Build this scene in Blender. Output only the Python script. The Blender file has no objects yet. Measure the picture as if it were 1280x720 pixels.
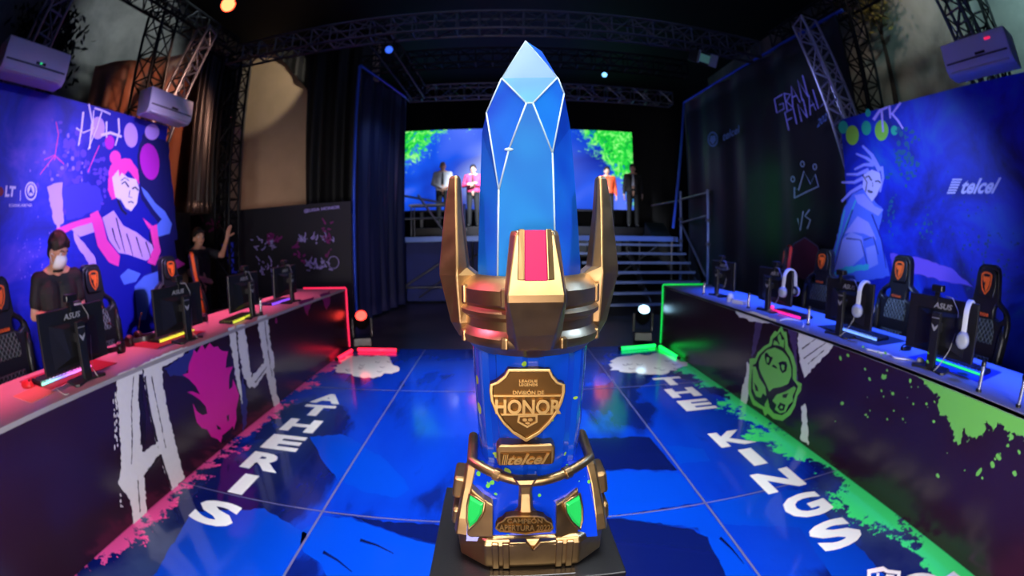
import bpy, bmesh, math, random
import numpy as np
from mathutils import Vector, Matrix
from mathutils.geometry import delaunay_2d_cdt

SC = bpy.context.scene
COL = SC.collection
PI = math.pi
# ------------------------------------------------------------------ camera (16 mm fisheye)
KPX = 568.5
PITCH, YAW, ROLL = -0.11188, -0.02536, -0.00733
CAMPOS = Vector((0, 0, 1.4))
BASE = Matrix(((1, 0, 0), (0, 0, -1), (0, 1, 0)))
CM = Matrix.Rotation(YAW, 3, 'Z') @ Matrix.Rotation(PITCH, 3, 'X') @ BASE @ Matrix.Rotation(ROLL, 3, 'Z')


def ray(px, py):
    dx, dy = px - 640.0, py - 360.0
    r = math.hypot(dx, dy) + 1e-9
    th = 2 * math.asin(min(1, r / (2 * KPX)))
    s = math.sin(th) / r
    return CM @ Vector((dx * s, -dy * s, -math.cos(th)))


def at(px, py, **k):
    """where the line of sight through a photo pixel meets the plane x=, y= or z="""
    d = ray(px, py)
    (a, v), = k.items()
    i = 'xyz'.index(a)
    return CAMPOS + d * ((v - CAMPOS[i]) / d[i])


cd = bpy.data.cameras.new('camera')
cd.type = 'PANO'
cd.panorama_type = 'FISHEYE_EQUISOLID'
cd.fisheye_lens = KPX / 1280 * 36
cd.fisheye_fov = math.radians(180)
cd.sensor_width = 36
cd.sensor_fit = 'HORIZONTAL'
cd.lens = 16
cd.clip_start = 0.01
cd.clip_end = 200
cd.dof.use_dof = True
cd.dof.focus_distance = 0.70
cd.dof.aperture_fstop = 4.4
cam = bpy.data.objects.new('camera', cd)
COL.objects.link(cam)
cam.matrix_world = Matrix.Translation(CAMPOS) @ CM.to_4x4()
SC.camera = cam


# ------------------------------------------------------------------ materials
def c(r, g, b):
    f = lambda v: (v / 255) / 12.92 if v / 255 <= .04045 else ((v / 255 + .055) / 1.055) ** 2.4
    return (f(r), f(g), f(b), 1)


MATS = {}


def mat(name, col, rough=.5, metal=0, emit=None, es=0, coat=0, bump=0, bscale=60, spec=.5, noise=0, nscale=20):
    if name in MATS:
        return MATS[name]
    m = bpy.data.materials.new(name)
    m.use_nodes = True
    nt = m.node_tree
    p = nt.nodes['Principled BSDF']
    p.inputs['Base Color'].default_value = col
    p.inputs['Roughness'].default_value = rough
    p.inputs['Metallic'].default_value = metal
    p.inputs['Coat Weight'].default_value = coat
    p.inputs['Coat Roughness'].default_value = .05
    p.inputs['Specular IOR Level'].default_value = spec
    if emit:
        p.inputs['Emission Color'].default_value = emit
        p.inputs['Emission Strength'].default_value = es
    tc = nt.nodes.new('ShaderNodeTexCoord')
    if bump:
        n = nt.nodes.new('ShaderNodeTexNoise')
        n.inputs['Scale'].default_value = bscale
        n.inputs['Detail'].default_value = 4
        b = nt.nodes.new('ShaderNodeBump')
        b.inputs['Strength'].default_value = bump
        b.inputs['Distance'].default_value = .01
        nt.links.new(tc.outputs['Object'], n.inputs['Vector'])
        nt.links.new(n.outputs['Fac'], b.inputs['Height'])
        nt.links.new(b.outputs['Normal'], p.inputs['Normal'])
    if noise:
        n = nt.nodes.new('ShaderNodeTexNoise')
        n.inputs['Scale'].default_value = nscale
        n.inputs['Detail'].default_value = 5
        nt.links.new(tc.outputs['Object'], n.inputs['Vector'])
        mx = nt.nodes.new('ShaderNodeMix')
        mx.data_type = 'RGBA'
        mx.inputs[6].default_value = tuple(v * (1 - noise) for v in col[:3]) + (1,)
        mx.inputs[7].default_value = tuple(min(1, v * (1 + noise)) for v in col[:3]) + (1,)
        nt.links.new(n.outputs['Fac'], mx.inputs[0])
        nt.links.new(mx.outputs[2], p.inputs['Base Color'])
    MATS[name] = m
    return m


class NT:
    """tiny helper to wire node trees"""
    def __init__(s, name, rough=.5, **k):
        s.m = mat(name, (0.5, .5, .5, 1), rough, **k)
        s.t = s.m.node_tree
        s.p = s.t.nodes['Principled BSDF']
        s.tc = s.t.nodes['Texture Coordinate']

    def n(s, typ, **k):
        x = s.t.nodes.new('ShaderNode' + typ)
        for a, v in k.items():
            setattr(x, a, v)
        return x

    def set(s, node, sock, v):
        if hasattr(v, 'is_output') or isinstance(v, bpy.types.NodeSocket):
            s.t.links.new(v, node.inputs[sock])
        else:
            node.inputs[sock].default_value = v

    def math(s, op, a, b=0.0, clamp=False):
        x = s.n('Math', operation=op, use_clamp=clamp)
        s.set(x, 0, a)
        s.set(x, 1, b)
        return x.outputs[0]

    def noise(s, scale, detail=3, vec=None, rough=.5, dist=0, dims='3D'):
        x = s.n('TexNoise', noise_dimensions=dims)
        x.inputs['Scale'].default_value = scale
        x.inputs['Detail'].default_value = detail
        x.inputs['Roughness'].default_value = rough
        x.inputs['Distortion'].default_value = dist
        s.t.links.new(vec or s.tc.outputs['Object'], x.inputs['Vector'])
        return x.outputs['Fac']

    def mapping(s, scale=(1, 1, 1), rot=(0, 0, 0), loc=(0, 0, 0)):
        x = s.n('Mapping')
        x.inputs['Scale'].default_value = scale
        x.inputs['Rotation'].default_value = rot
        x.inputs['Location'].default_value = loc
        s.t.links.new(s.tc.outputs['Object'], x.inputs['Vector'])
        return x.outputs[0]

    def xyz(s, vec=None):
        x = s.n('SeparateXYZ')
        s.t.links.new(vec or s.tc.outputs['Object'], x.inputs[0])
        return x.outputs

    def ramp(s, fac, stops, interp='LINEAR'):
        x = s.n('ValToRGB')
        x.color_ramp.interpolation = interp
        e = x.color_ramp.elements
        while len(e) < len(stops):
            e.new(.5)
        for el, (p, col) in zip(e, stops):
            el.position = p
            el.color = col
        s.t.links.new(fac, x.inputs[0])
        return x.outputs['Color']

    def mix(s, fac, a, b):
        x = s.n('Mix', data_type='RGBA')
        s.set(x, 0, fac)
        s.set(x, 6, a)
        s.set(x, 7, b)
        return x.outputs[2]

    def base(s, col):
        s.set(s.p, 'Base Color', col)
        return s.m

    def emission(s, col, strength):
        s.set(s.p, 'Emission Color', col)
        s.p.inputs['Emission Strength'].default_value = strength
        return s.m


# ------------------------------------------------------------------ meshes
class MB:
    def __init__(s):
        s.v, s.f = [], []

    def add(s, vs, fs):
        b = len(s.v)
        s.v += [Vector(v) for v in vs]
        s.f += [tuple(i + b for i in f) for f in fs]
        return s

    def box(s, cen, size, rot=None, taper=1.0):
        cen = Vector(cen)
        vs = []
        for z in (-.5, .5):
            k = taper if z > 0 else 1
            for x, y in ((-.5, -.5), (.5, -.5), (.5, .5), (-.5, .5)):
                v = Vector((x * size[0] * k, y * size[1] * k, z * size[2]))
                if rot is not None:
                    v = rot @ v
                vs.append(cen + v)
        return s.add(vs, [(3, 2, 1, 0), (4, 5, 6, 7), (0, 1, 5, 4), (1, 2, 6, 5), (2, 3, 7, 6), (3, 0, 4, 7)])

    def tube(s, p, q, r, n=8, r2=None, cap=True):
        p, q = Vector(p), Vector(q)
        d = (q - p)
        if d.length < 1e-7:
            return s
        d.normalize()
        a = d.orthogonal().normalized()
        b = d.cross(a)
        r2 = r if r2 is None else r2
        vs = []
        for cc, rr in ((p, r), (q, r2)):
            for i in range(n):
                t = 2 * PI * i / n
                vs.append(cc + (a * math.cos(t) + b * math.sin(t)) * rr)
        fs = [(i, (i + 1) % n, n + (i + 1) % n, n + i) for i in range(n)]
        if cap:
            fs += [tuple(reversed(range(n))), tuple(range(n, 2 * n))]
        return s.add(vs, fs)

    def path(s, pts, r, n=8, closed=False, radii=None):
        pts = [Vector(p) for p in pts]
        m = len(pts)
        rings = []
        up = None
        for i, p in enumerate(pts):
            if closed:
                d = pts[(i + 1) % m] - pts[i - 1]
            else:
                d = pts[min(i + 1, m - 1)] - pts[max(i - 1, 0)]
            d.normalize()
            if up is None:
                a = d.orthogonal().normalized()
            else:
                a = (up - d * up.dot(d))
                a = a.normalized() if a.length > 1e-6 else d.orthogonal().normalized()
            up = a
            b = d.cross(a)
            rr = radii[i] if radii else r
            rings.append([p + (a * math.cos(2 * PI * j / n) + b * math.sin(2 * PI * j / n)) * rr for j in range(n)])
        return s.loft(rings, cap=not closed, closed_path=closed)

    def loft(s, rings, cap=True, closed_path=False):
        n = len(rings[0])
        vs = [v for r in rings for v in r]
        fs = []
        m = len(rings)
        for i in range(m if closed_path else m - 1):
            k = (i + 1) % m
            for j in range(n):
                fs.append((i * n + j, i * n + (j + 1) % n, k * n + (j + 1) % n, k * n + j))
        if cap and not closed_path:
            fs += [tuple(reversed(range(n))), tuple(range((m - 1) * n, m * n))]
        return s.add(vs, fs)

    def lathe(s, prof, cen=(0, 0, 0), n=32, cap=True):
        cen = Vector(cen)
        rings = [[cen + Vector((r * math.cos(2 * PI * j / n), r * math.sin(2 * PI * j / n), z)) for j in range(n)] for r, z in prof]
        return s.loft(rings, cap)

    def sphere(s, cen, r, n=16, m=10, sc=(1, 1, 1), rot=None):
        cen = Vector(cen)
        rings = []
        for i in range(1, m):
            t = PI * i / m
            ring = []
            for j in range(n):
                v = Vector((math.sin(t) * math.cos(2 * PI * j / n) * sc[0], math.sin(t) * math.sin(2 * PI * j / n) * sc[1], -math.cos(t) * sc[2])) * r
                ring.append(cen + (rot @ v if rot is not None else v))
            rings.append(ring)
        b = len(s.v)
        s.loft(rings, cap=False)
        lo, hi = Vector((0, 0, -sc[2] * r)), Vector((0, 0, sc[2] * r))
        if rot is not None:
            lo, hi = rot @ lo, rot @ hi
        e = len(s.v)
        s.v += [cen + lo, cen + hi]
        for j in range(n):
            s.f.append((e, b + (j + 1) % n, b + j))
            s.f.append((e + 1, b + (m - 2) * n + j, b + (m - 2) * n + (j + 1) % n))
        return s

    def capsule(s, p, q, r, r2=None, n=12):
        r2 = r if r2 is None else r2
        s.tube(p, q, r, n, r2)
        s.sphere(p, r, n, 8)
        s.sphere(q, r2, n, 8)
        return s

    def prism(s, poly, o, u, v, depth, holes=()):
        """2-D polygon (list of (a,b)) placed at o + a*u + b*v, pushed along u x v by depth (both faces closed)"""
        o, u, v = Vector(o), Vector(u), Vector(v)
        nrm = u.cross(v).normalized() * depth
        pts, loops = [], []
        for lp in [poly] + list(holes):
            loops.append(list(range(len(pts), len(pts) + len(lp))))
            pts += [tuple(p) for p in lp]
        tris, allp = tri(pts, loops)
        n = len(allp)
        P = [o + u * a + v * b for a, b in allp]
        if depth == 0:
            return s.add(P, tris)
        vs = P + [p + nrm for p in P]
        fs = [tuple(reversed(t)) for t in tris] + [tuple(i + n for i in t) for t in tris]
        for lp in loops:
            for i in range(len(lp)):
                a, b = lp[i], lp[(i + 1) % len(lp)]
                fs.append((a, b, b + n, a + n))
        return s.add(vs, fs)

    def build(s, name, material, parent=None, smooth=None, bevel=0, seg=2, world=False, kind=None, sub=0, recalc=True):
        vs = s.v
        if world and parent is not None:
            r = parent
            while r.parent is not None:
                r = r.parent
            inv = r.matrix_basis.inverted()
            vs = [inv @ v for v in vs]
        me = bpy.data.meshes.new(name)
        me.from_pydata([tuple(v) for v in vs], [], s.f)
        me.update()
        if recalc:
            bm = bmesh.new()
            bm.from_mesh(me)
            bmesh.ops.recalc_face_normals(bm, faces=bm.faces)
            bm.to_mesh(me)
            bm.free()
        me.materials.append(material)
        o = bpy.data.objects.new(name, me)
        COL.objects.link(o)
        if parent is not None:
            o.parent = parent
        if smooth:
            me.shade_smooth()
            if smooth is not True:
                me.set_sharp_from_angle(angle=math.radians(smooth))
        if bevel:
            b = o.modifiers.new('bevel', 'BEVEL')
            b.width = bevel
            b.segments = seg
            b.limit_method = 'ANGLE'
            b.angle_limit = math.radians(35)
        if sub:
            b = o.modifiers.new('sub', 'SUBSURF')
            b.levels = b.render_levels = sub
        if kind:
            o['kind'] = kind
        return o


    def build_each(s, name, material, parent=None, **k):
        """every separate piece becomes an object of its own"""
        par = list(range(len(s.v)))

        def find(a):
            while par[a] != a:
                par[a] = par[par[a]]
                a = par[a]
            return a
        for f in s.f:
            r = find(f[0])
            for i in f[1:]:
                par[find(i)] = r
        isl = {}
        for f in s.f:
            isl.setdefault(find(f[0]), []).append(f)
        out = []
        for fs in isl.values():
            m = MB()
            ids = sorted({i for f in fs for i in f})
            mp = {a: b for b, a in enumerate(ids)}
            m.v = [s.v[i] for i in ids]
            m.f = [tuple(mp[i] for i in f) for f in fs]
            out.append(m.build(name, material, parent, **k))
        return out


def inpoly(p, poly):
    x, y = p
    r = False
    for i in range(len(poly)):
        (x1, y1), (x2, y2) = poly[i], poly[i - 1]
        if (y1 > y) != (y2 > y) and x < (x2 - x1) * (y - y1) / (y2 - y1) + x1:
            r = not r
    return r


def tri(pts, loops):
    edges = [(lp[i], lp[(i + 1) % len(lp)]) for lp in loops for i in range(len(lp))]
    res = delaunay_2d_cdt([Vector(p) for p in pts], edges, [], 0, 1e-9)
    P = [tuple(v) for v in res[0]]
    polys = [[pts[i] for i in lp] for lp in loops]
    out = []
    for f in res[2]:
        cx = sum(P[i][0] for i in f) / len(f)
        cy = sum(P[i][1] for i in f) / len(f)
        if sum(inpoly((cx, cy), q) for q in polys) % 2 == 1:
            out.append(tuple(f))
    if len(P) == len(pts):
        return out, P
    # intersecting outline: keep original count for the side walls, extra points appended
    mp = {}
    allp = list(pts)
    for i, p in enumerate(P):
        j = next((k for k, q in enumerate(pts) if abs(q[0] - p[0]) + abs(q[1] - p[1]) < 1e-7), None)
        if j is None:
            allp.append(p)
            j = len(allp) - 1
        mp[i] = j
    return [tuple(mp[i] for i in f) for f in out], allp


def px_poly(mb, poly, holes=(), **pl):
    """a flat printed shape traced on the plane x=, y= or z= where the photo shows it"""
    loops, pts = [], []
    for lp in [poly] + list(holes):
        loops.append(list(range(len(pts), len(pts) + len(lp))))
        pts += [tuple(map(float, p)) for p in lp]
    t, P = tri(pts, loops)
    mb.add([at(a, b, **pl) for a, b in P], t)
    return mb


def rough(poly, amp=1.5, step=3, seed=1):
    rnd = random.Random(seed)
    out = []
    for i in range(len(poly)):
        a, b = Vector(poly[i]), Vector(poly[(i + 1) % len(poly)])
        n = max(1, int((b - a).length / step))
        for k in range(n):
            p = a.lerp(b, k / n)
            out.append((p.x + rnd.uniform(-amp, amp), p.y + rnd.uniform(-amp, amp)))
    return out


def ell(cx, cy, rx, ry=None, n=20, rot=0):
    ry = ry or rx
    cr, sr = math.cos(rot), math.sin(rot)
    return [(cx + rx * math.cos(2 * PI * i / n) * cr - ry * math.sin(2 * PI * i / n) * sr,
             cy + rx * math.cos(2 * PI * i / n) * sr + ry * math.sin(2 * PI * i / n) * cr) for i in range(n)]


def stroke(pts, w, w2=None):
    """polygon of a brush stroke along 2-D points"""
    w2 = w if w2 is None else w2
    L, R = [], []
    n = len(pts)
    for i, p in enumerate(pts):
        a, b = Vector(pts[max(0, i - 1)]), Vector(pts[min(n - 1, i + 1)])
        d = (b - a).normalized()
        nn = Vector((-d.y, d.x)) * (w + (w2 - w) * i / max(1, n - 1)) / 2
        L.append(tuple(Vector(p) + nn))
        R.append(tuple(Vector(p) - nn))
    return L + R[::-1]


def text_mesh(txt, offset=0.0, shear=0.0, extrude=0.0, res=3, bold=0):
    cu = bpy.data.curves.new('t', 'FONT')
    cu.body = txt
    cu.offset = offset
    cu.shear = shear
    cu.extrude = extrude
    cu.resolution_u = res
    cu.fill_mode = 'BOTH' if extrude else 'FRONT'
    o = bpy.data.objects.new('t', cu)
    COL.objects.link(o)
    dg = bpy.context.evaluated_depsgraph_get()
    dg.update()
    me = bpy.data.meshes.new_from_object(o.evaluated_get(dg))
    vs = [Vector(v.co) for v in me.vertices]
    fs = [tuple(p.vertices) for p in me.polygons]
    bpy.data.objects.remove(o)
    bpy.data.curves.remove(cu)
    bpy.data.meshes.remove(me)
    x0, x1 = min(v.x for v in vs), max(v.x for v in vs)
    y0, y1 = min(v.y for v in vs), max(v.y for v in vs)
    return [((v.x - x0) / (x1 - x0), (v.y - y0) / (y1 - y0), v.z) for v in vs], fs


def text_on(mb, txt, o, u, v, off=0.0, depth=0, **k):
    """text whose box is the parallelogram o, o+u, o+v"""
    vs, fs = text_mesh(txt, off, extrude=.5 if depth else 0, **k)
    o, u, v = Vector(o), Vector(u), Vector(v)
    n = u.cross(v).normalized()
    mb.add([o + u * a + v * b + n * (cc * depth) for a, b, cc in vs], fs)
    return mb


def text_px(mb, txt, bl, br, tr, tl, off=0.0, shear=0, **pl):
    vs, fs = text_mesh(txt, off, shear)
    bl, br, tr, tl = map(Vector, (bl, br, tr, tl))
    P = []
    for a, b, _ in vs:
        p = (bl * (1 - a) + br * a) * (1 - b) + (tl * (1 - a) + tr * a) * b
        P.append(at(p.x, p.y, **pl))
    mb.add(P, fs)
    return mb


# ------------------------------------------------------------------ things
def tag(o, label=None, cat=None, group=None, kind=None):
    if label:
        o['label'] = label
    if cat:
        o['category'] = cat
    if group:
        o['group'] = group
    if kind:
        o['kind'] = kind
    return o


def thing(name, label, cat, loc=(0, 0, 0), rz=0, group=None):
    o = bpy.data.objects.new(name, None)
    COL.objects.link(o)
    o.empty_display_size = .1
    o.matrix_basis = Matrix.Translation(Vector(loc)) @ Matrix.Rotation(rz, 4, 'Z')
    return tag(o, label, cat, group)


def copy_tree(o, parent=None):
    cc = o.copy()
    COL.objects.link(cc)
    if parent is not None:
        cc.parent = parent
    for ch in list(o.children):
        copy_tree(ch, cc)
    return cc


def place(o, loc, rz, label):
    o.matrix_basis = Matrix.Translation(Vector(loc)) @ Matrix.Rotation(rz, 4, 'Z')
    o['label'] = label
    return o


def light(kind, name, loc, target, power, col, size=.3, size_y=None, spot=60, blend=.4, spread=180, soft=.1):
    ld = bpy.data.lights.new(name, kind)
    ld.energy = power
    ld.color = col[:3]
    if kind == 'AREA':
        ld.shape = 'RECTANGLE'
        ld.size = size
        ld.size_y = size_y or size
        ld.spread = math.radians(spread)
    if kind == 'SPOT':
        ld.spot_size = math.radians(spot)
        ld.spot_blend = blend
        ld.shadow_soft_size = soft
    if kind == 'POINT':
        ld.shadow_soft_size = soft
    o = bpy.data.objects.new(name, ld)
    COL.objects.link(o)
    o.location = loc
    d = Vector(target) - Vector(loc)
    o.rotation_euler = d.to_track_quat('-Z', 'Y').to_euler()
    return o
# ================================================================== trophy and pedestal
TX, TY, TZ = .048, .75, .832
GOLD = NT('aged_gold', rough=.36, metal=1.0)
g = GOLD
GOLD.base(g.mix(g.noise(40, 6), c(168, 134, 88), c(196, 162, 112)))
g.set(g.p, 'Roughness', g.ramp(g.noise(30, 6), [(.3, (.32, .32, .32, 1)), (.75, (.42, .42, .42, 1))]))
GOLD = GOLD.m
DGOLD = mat('dark_gold', c(104, 74, 38), .42, 1.0, noise=.3, nscale=30)
BGOLD = mat('bright_gold', c(232, 190, 116), .36, 1.0)


def splat(name, base, spot, scale, thr, rough=.12, coat=.6):
    s = NT(name, rough=rough, coat=coat)
    v = s.n('TexVoronoi', feature='F1')
    v.inputs['Scale'].default_value = scale
    v.inputs['Randomness'].default_value = 1
    s.t.links.new(s.tc.outputs['Object'], v.inputs['Vector'])
    n1 = s.noise(scale * 1.7, 2)
    d = s.math('ADD', v.outputs['Distance'], s.math('MULTIPLY', s.math('SUBTRACT', n1, .5), .35))
    sel = s.math('LESS_THAN', d, s.math('MULTIPLY', s.math('SUBTRACT', s.noise(scale * .35, 2), .42), thr))
    return s.base(s.mix(sel, base, spot))


TBLUE = splat('blue_enamel', c(14, 70, 190), c(150, 190, 60), 30, 1.25)
PINK = mat('pink_enamel', c(205, 18, 96), .42, spec=.2)
GREEN = mat('green_gem', c(40, 205, 90), .2, coat=.6)

trophy = thing('trophy', 'big trophy with a blue crystal, golden crown and shield, on the black pedestal', 'trophy', (TX, TY, TZ))


def P(px, py, off=0.0):
    return at(px, py, y=TY + off)


# crystal -----------------------------------------------------------
cv = dict(
    apex=P(657, 51, 0), tl=P(627, 98, -.035), tr=P(697, 97, -.035), m1=P(658, 129, -.066), m2=P(666, 129, -.066),
    l1=P(608, 141, -.012), r1=P(705, 117, -.022), k=P(636, 187, -.066), j=P(623.5, 237, -.066), q=P(690.5, 191, -.066),
    bl=P(622, 347, -.066), br=P(694.5, 347, -.066), sl=P(602.5, 166, 0), sr=P(713, 160, 0), l2=P(597.5, 332, 0), r2=P(725.5, 332, 0),
    ap2=P(677, 64, .012))


def onplane(px, py, a, b, d):
    n = (cv[b] - cv[a]).cross(cv[d] - cv[a])
    r = ray(px, py)
    return CAMPOS + r * ((cv[a] - CAMPOS).dot(n) / r.dot(n))


cv['l1'] = onplane(608, 141, 'tl', 'm1', 'j')
cv['r1'] = onplane(705, 117, 'tr', 'm2', 'q')
dn = lambda p, dz: Vector((p.x, p.y, p.z - dz))
for k_ in ('l2', 'r2'):
    cv[k_ + 'b'] = dn(cv[k_], .045)
cv['blb'], cv['brb'] = dn(cv['bl'], .06), dn(cv['br'], .06)
bk = lambda p, y: Vector((TX + (p.x - TX) * 1.0, TY + y, p.z))
cv['bt1'], cv['bt2'] = bk(cv['tl'], .05), bk(cv['tr'], .05)
cv['bb1'], cv['bb2'] = bk(cv['blb'], .07), bk(cv['brb'], .07)
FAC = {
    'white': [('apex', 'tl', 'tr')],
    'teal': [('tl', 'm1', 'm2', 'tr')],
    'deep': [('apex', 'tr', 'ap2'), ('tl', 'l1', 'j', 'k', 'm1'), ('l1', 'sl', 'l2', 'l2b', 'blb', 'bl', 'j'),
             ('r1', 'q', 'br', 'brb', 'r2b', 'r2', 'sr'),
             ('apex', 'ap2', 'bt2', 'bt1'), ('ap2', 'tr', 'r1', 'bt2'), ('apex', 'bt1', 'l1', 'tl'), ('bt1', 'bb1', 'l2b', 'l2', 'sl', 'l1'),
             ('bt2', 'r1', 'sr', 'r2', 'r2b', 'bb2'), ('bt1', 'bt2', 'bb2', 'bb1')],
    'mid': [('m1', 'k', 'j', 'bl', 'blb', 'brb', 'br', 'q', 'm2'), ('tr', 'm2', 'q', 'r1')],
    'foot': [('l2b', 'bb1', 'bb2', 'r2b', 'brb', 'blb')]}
CRY = {}


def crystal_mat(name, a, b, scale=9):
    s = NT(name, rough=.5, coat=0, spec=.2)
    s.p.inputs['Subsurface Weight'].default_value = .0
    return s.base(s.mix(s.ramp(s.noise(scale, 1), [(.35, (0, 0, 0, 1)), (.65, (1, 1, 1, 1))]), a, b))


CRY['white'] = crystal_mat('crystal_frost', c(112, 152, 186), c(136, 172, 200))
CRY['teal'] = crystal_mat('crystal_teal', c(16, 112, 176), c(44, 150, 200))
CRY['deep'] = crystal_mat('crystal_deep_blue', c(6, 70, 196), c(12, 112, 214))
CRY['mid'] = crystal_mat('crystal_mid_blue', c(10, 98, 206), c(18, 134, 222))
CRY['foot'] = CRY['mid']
# one mesh, several tones; light from above put into the pale top facet
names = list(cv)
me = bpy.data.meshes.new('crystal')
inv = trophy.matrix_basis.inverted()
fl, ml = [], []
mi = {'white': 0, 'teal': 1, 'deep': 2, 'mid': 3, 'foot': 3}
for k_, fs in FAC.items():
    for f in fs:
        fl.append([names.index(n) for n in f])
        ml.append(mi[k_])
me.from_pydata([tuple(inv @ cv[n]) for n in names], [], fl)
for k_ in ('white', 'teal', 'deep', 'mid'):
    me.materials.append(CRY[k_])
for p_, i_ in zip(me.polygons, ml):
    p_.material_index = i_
bm = bmesh.new()
bm.from_mesh(me)
bmesh.ops.recalc_face_normals(bm, faces=bm.faces)
bmesh.ops.triangulate(bm, faces=bm.faces)
bm.to_mesh(me)
bm.free()
crystal = bpy.data.objects.new('crystal', me)
COL.objects.link(crystal)
crystal.parent = trophy
crystal['label'] = 'faceted blue crystal with white edges'
mb = MB()
EDG = [('apex', 'tl'), ('tl', 'l1'), ('tl', 'm1'), ('tr', 'm2'), ('m1', 'm2'), ('m1', 'k'), ('k', 'j'), ('m2', 'q'), ('l1', 'j'), ('r1', 'q'),
       ('j', 'bl'), ('q', 'br'), ('bl', 'blb'), ('br', 'brb'), ('apex', 'tr'), ('tr', 'r1')]
for a, b in EDG:
    r_ = .0015 if 'apex' not in (a, b) else .0007
    mb.tube(cv[a], cv[b], r_, 6)
mb.sphere(cv['k'] + Vector((0, -.001, 0)), .0045, 10, 6, (1.6, .3, .6))
mb.build('facet_edge', mat('white_edge', c(190, 222, 240), .4), crystal, smooth=True, world=True)

# crown ring --------------------------------------------------------
prof = [(.06, 1.225), (.088, 1.219), (.098, 1.224), (.105, 1.233), (.114, 1.238), (.1165, 1.245), (.1165, 1.251), (.110, 1.257), (.107, 1.262), (.107, 1.276),
        (.1155, 1.283), (.1155, 1.289), (.109, 1.295), (.1135, 1.301), (.1135, 1.322), (.106, 1.331), (.098, 1.339), (.088, 1.342), (.08, 1.336), (.076, 1.30), (.05, 1.29)]
mb = MB()
mb.lathe([(r, z - TZ) for r, z in prof], n=48)
ring = mb.build('crown_ring', GOLD, trophy, smooth=30)
mb = MB()
for k_ in range(4):
    for sg in (-1, 1):
        a = PI / 4 + k_ * PI / 2 + sg * .40
        for (r0, z0, z1) in ((.110, 1.297, 1.327), (.1115, 1.236, 1.255)):
            mb.box((math.cos(a) * r0, math.sin(a) * r0, (z0 + z1) / 2 - TZ), (.014, .012, z1 - z0), Matrix.Rotation(a, 3, 'Z'))
mb.build_each('rib', GOLD, ring, bevel=.003)


# fins: section (z, r_out, r_ridge, r_in, half thickness at ridge, at outer edge)
def fin(levels, ang, name='fin'):
    M = Matrix.Rotation(ang, 3, 'Z')
    rings = []
    for z, ro, rr, ri, h, ho in levels:
        sec = [(ro, -ho), (ro, ho), (rr, h), (ri, h * .72), (ri, -h * .72), (rr, -h)]
        rings.append([M @ Vector((a, b, z - TZ)) for a, b in sec])
    mb = MB()
    mb.loft(rings)
    return mb.build(name, GOLD, trophy, bevel=.0022)


SIDE = [(1.238, .118, .112, .085, .018, .010), (1.262, .1305, .115, .07, .026, .014), (1.340, .1475, .118, .085, .033, .017), (1.352, .1475, .1165, .1, .033, .017),
        (1.372, .1455, .1165, .102, .031, .016), (1.44, .139, .118, .109, .022, .012), (1.498, .131, .119, .113, .014, .009), (1.503, .128, .12, .115, .011, .007)]
for a_ in (0, PI, PI / 2):
    fin(SIDE, a_)
# front fin with the pink inset
FR = [(1.236, .112, .036, .024), (1.262, .127, .0395, .029), (1.312, .146, .0425, .0395), (1.322, .1465, .0425, .0395), (1.36, .139, .0385, .034), (1.402, .131, .034, .0275), (1.409, .127, .032, .025)]
rings = []
for z, r, hb, hf in FR:
    sec = [(hf, -r), (-hf, -r), (-hb, -r + .012), (-hb, -.085), (hb, -.085), (hb, -r + .012)]
    rings.append([Vector((a, b, z - TZ)) for a, b in sec])
mb = MB()
mb.loft(rings)
ff = mb.build('fin', GOLD, trophy, bevel=.0022)
ff['label'] = 'short golden fin with a pink inset'
mb = MB()
tilt = (.1465 - .131) / (1.402 - 1.322)
fr = lambda x, z, o=0: Vector((x, -(.1465 - (z - 1.322) * tilt) - o, z - TZ))
for sx in (-1, 1):
    mb.add([fr(sx * .0155, 1.342, .003), fr(sx * .0255, 1.342, .0005), fr(sx * .023, 1.411, .0005), fr(sx * .0145, 1.411, .003),
            fr(sx * .0155, 1.342, -.01), fr(sx * .0255, 1.342, -.01), fr(sx * .023, 1.411, -.01), fr(sx * .0145, 1.411, -.01)],
           [(0, 1, 2, 3), (4, 5, 6, 7), (0, 1, 5, 4), (1, 2, 6, 5), (2, 3, 7, 6), (3, 0, 4, 7)])
mb.build('inset_frame', GOLD, ff, bevel=.0015)
mb = MB()
mb.add([fr(-.0155, 1.341, .0012), fr(.0155, 1.341, .0012), fr(.0145, 1.4095, .0012), fr(-.0145, 1.4095, .0012),
        fr(-.0155, 1.341, -.006), fr(.0155, 1.341, -.006), fr(.0145, 1.4095, -.01), fr(-.0145, 1.4095, -.01)],
       [(0, 1, 2, 3), (4, 5, 6, 7), (0, 1, 5, 4), (1, 2, 6, 5), (2, 3, 7, 6), (3, 0, 4, 7)])
mb.build('inset', PINK, ff, bevel=.001)

# column ------------------------------------------------------------
rings = []
NF = 72
for z, r in ((.96, .086), (1.02, .0885), (1.1, .0925), (1.18, .0955), (1.24, .097)):
    ring_ = []
    for j in range(NF):
        t = 2 * PI * j / NF
        ph = (t * 8 / (2 * PI)) % 1
        rr = r - (.0 if .16 < ph < .84 else .007)
        ring_.append(Vector((math.cos(t) * rr, math.sin(t) * rr, z - TZ)))
    rings.append(ring_)
mb = MB()
mb.loft(rings)
mb.build('column', TBLUE, trophy, smooth=25)

# shield ------------------------------------------------------------
SY = -.104


def S(px, py, off=SY):
    p = at(px, py, y=TY + off)
    return (p.x - TX, p.z - TZ)


def shp(pxs, off):
    return [S(a, b, off) for a, b in pxs]


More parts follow.
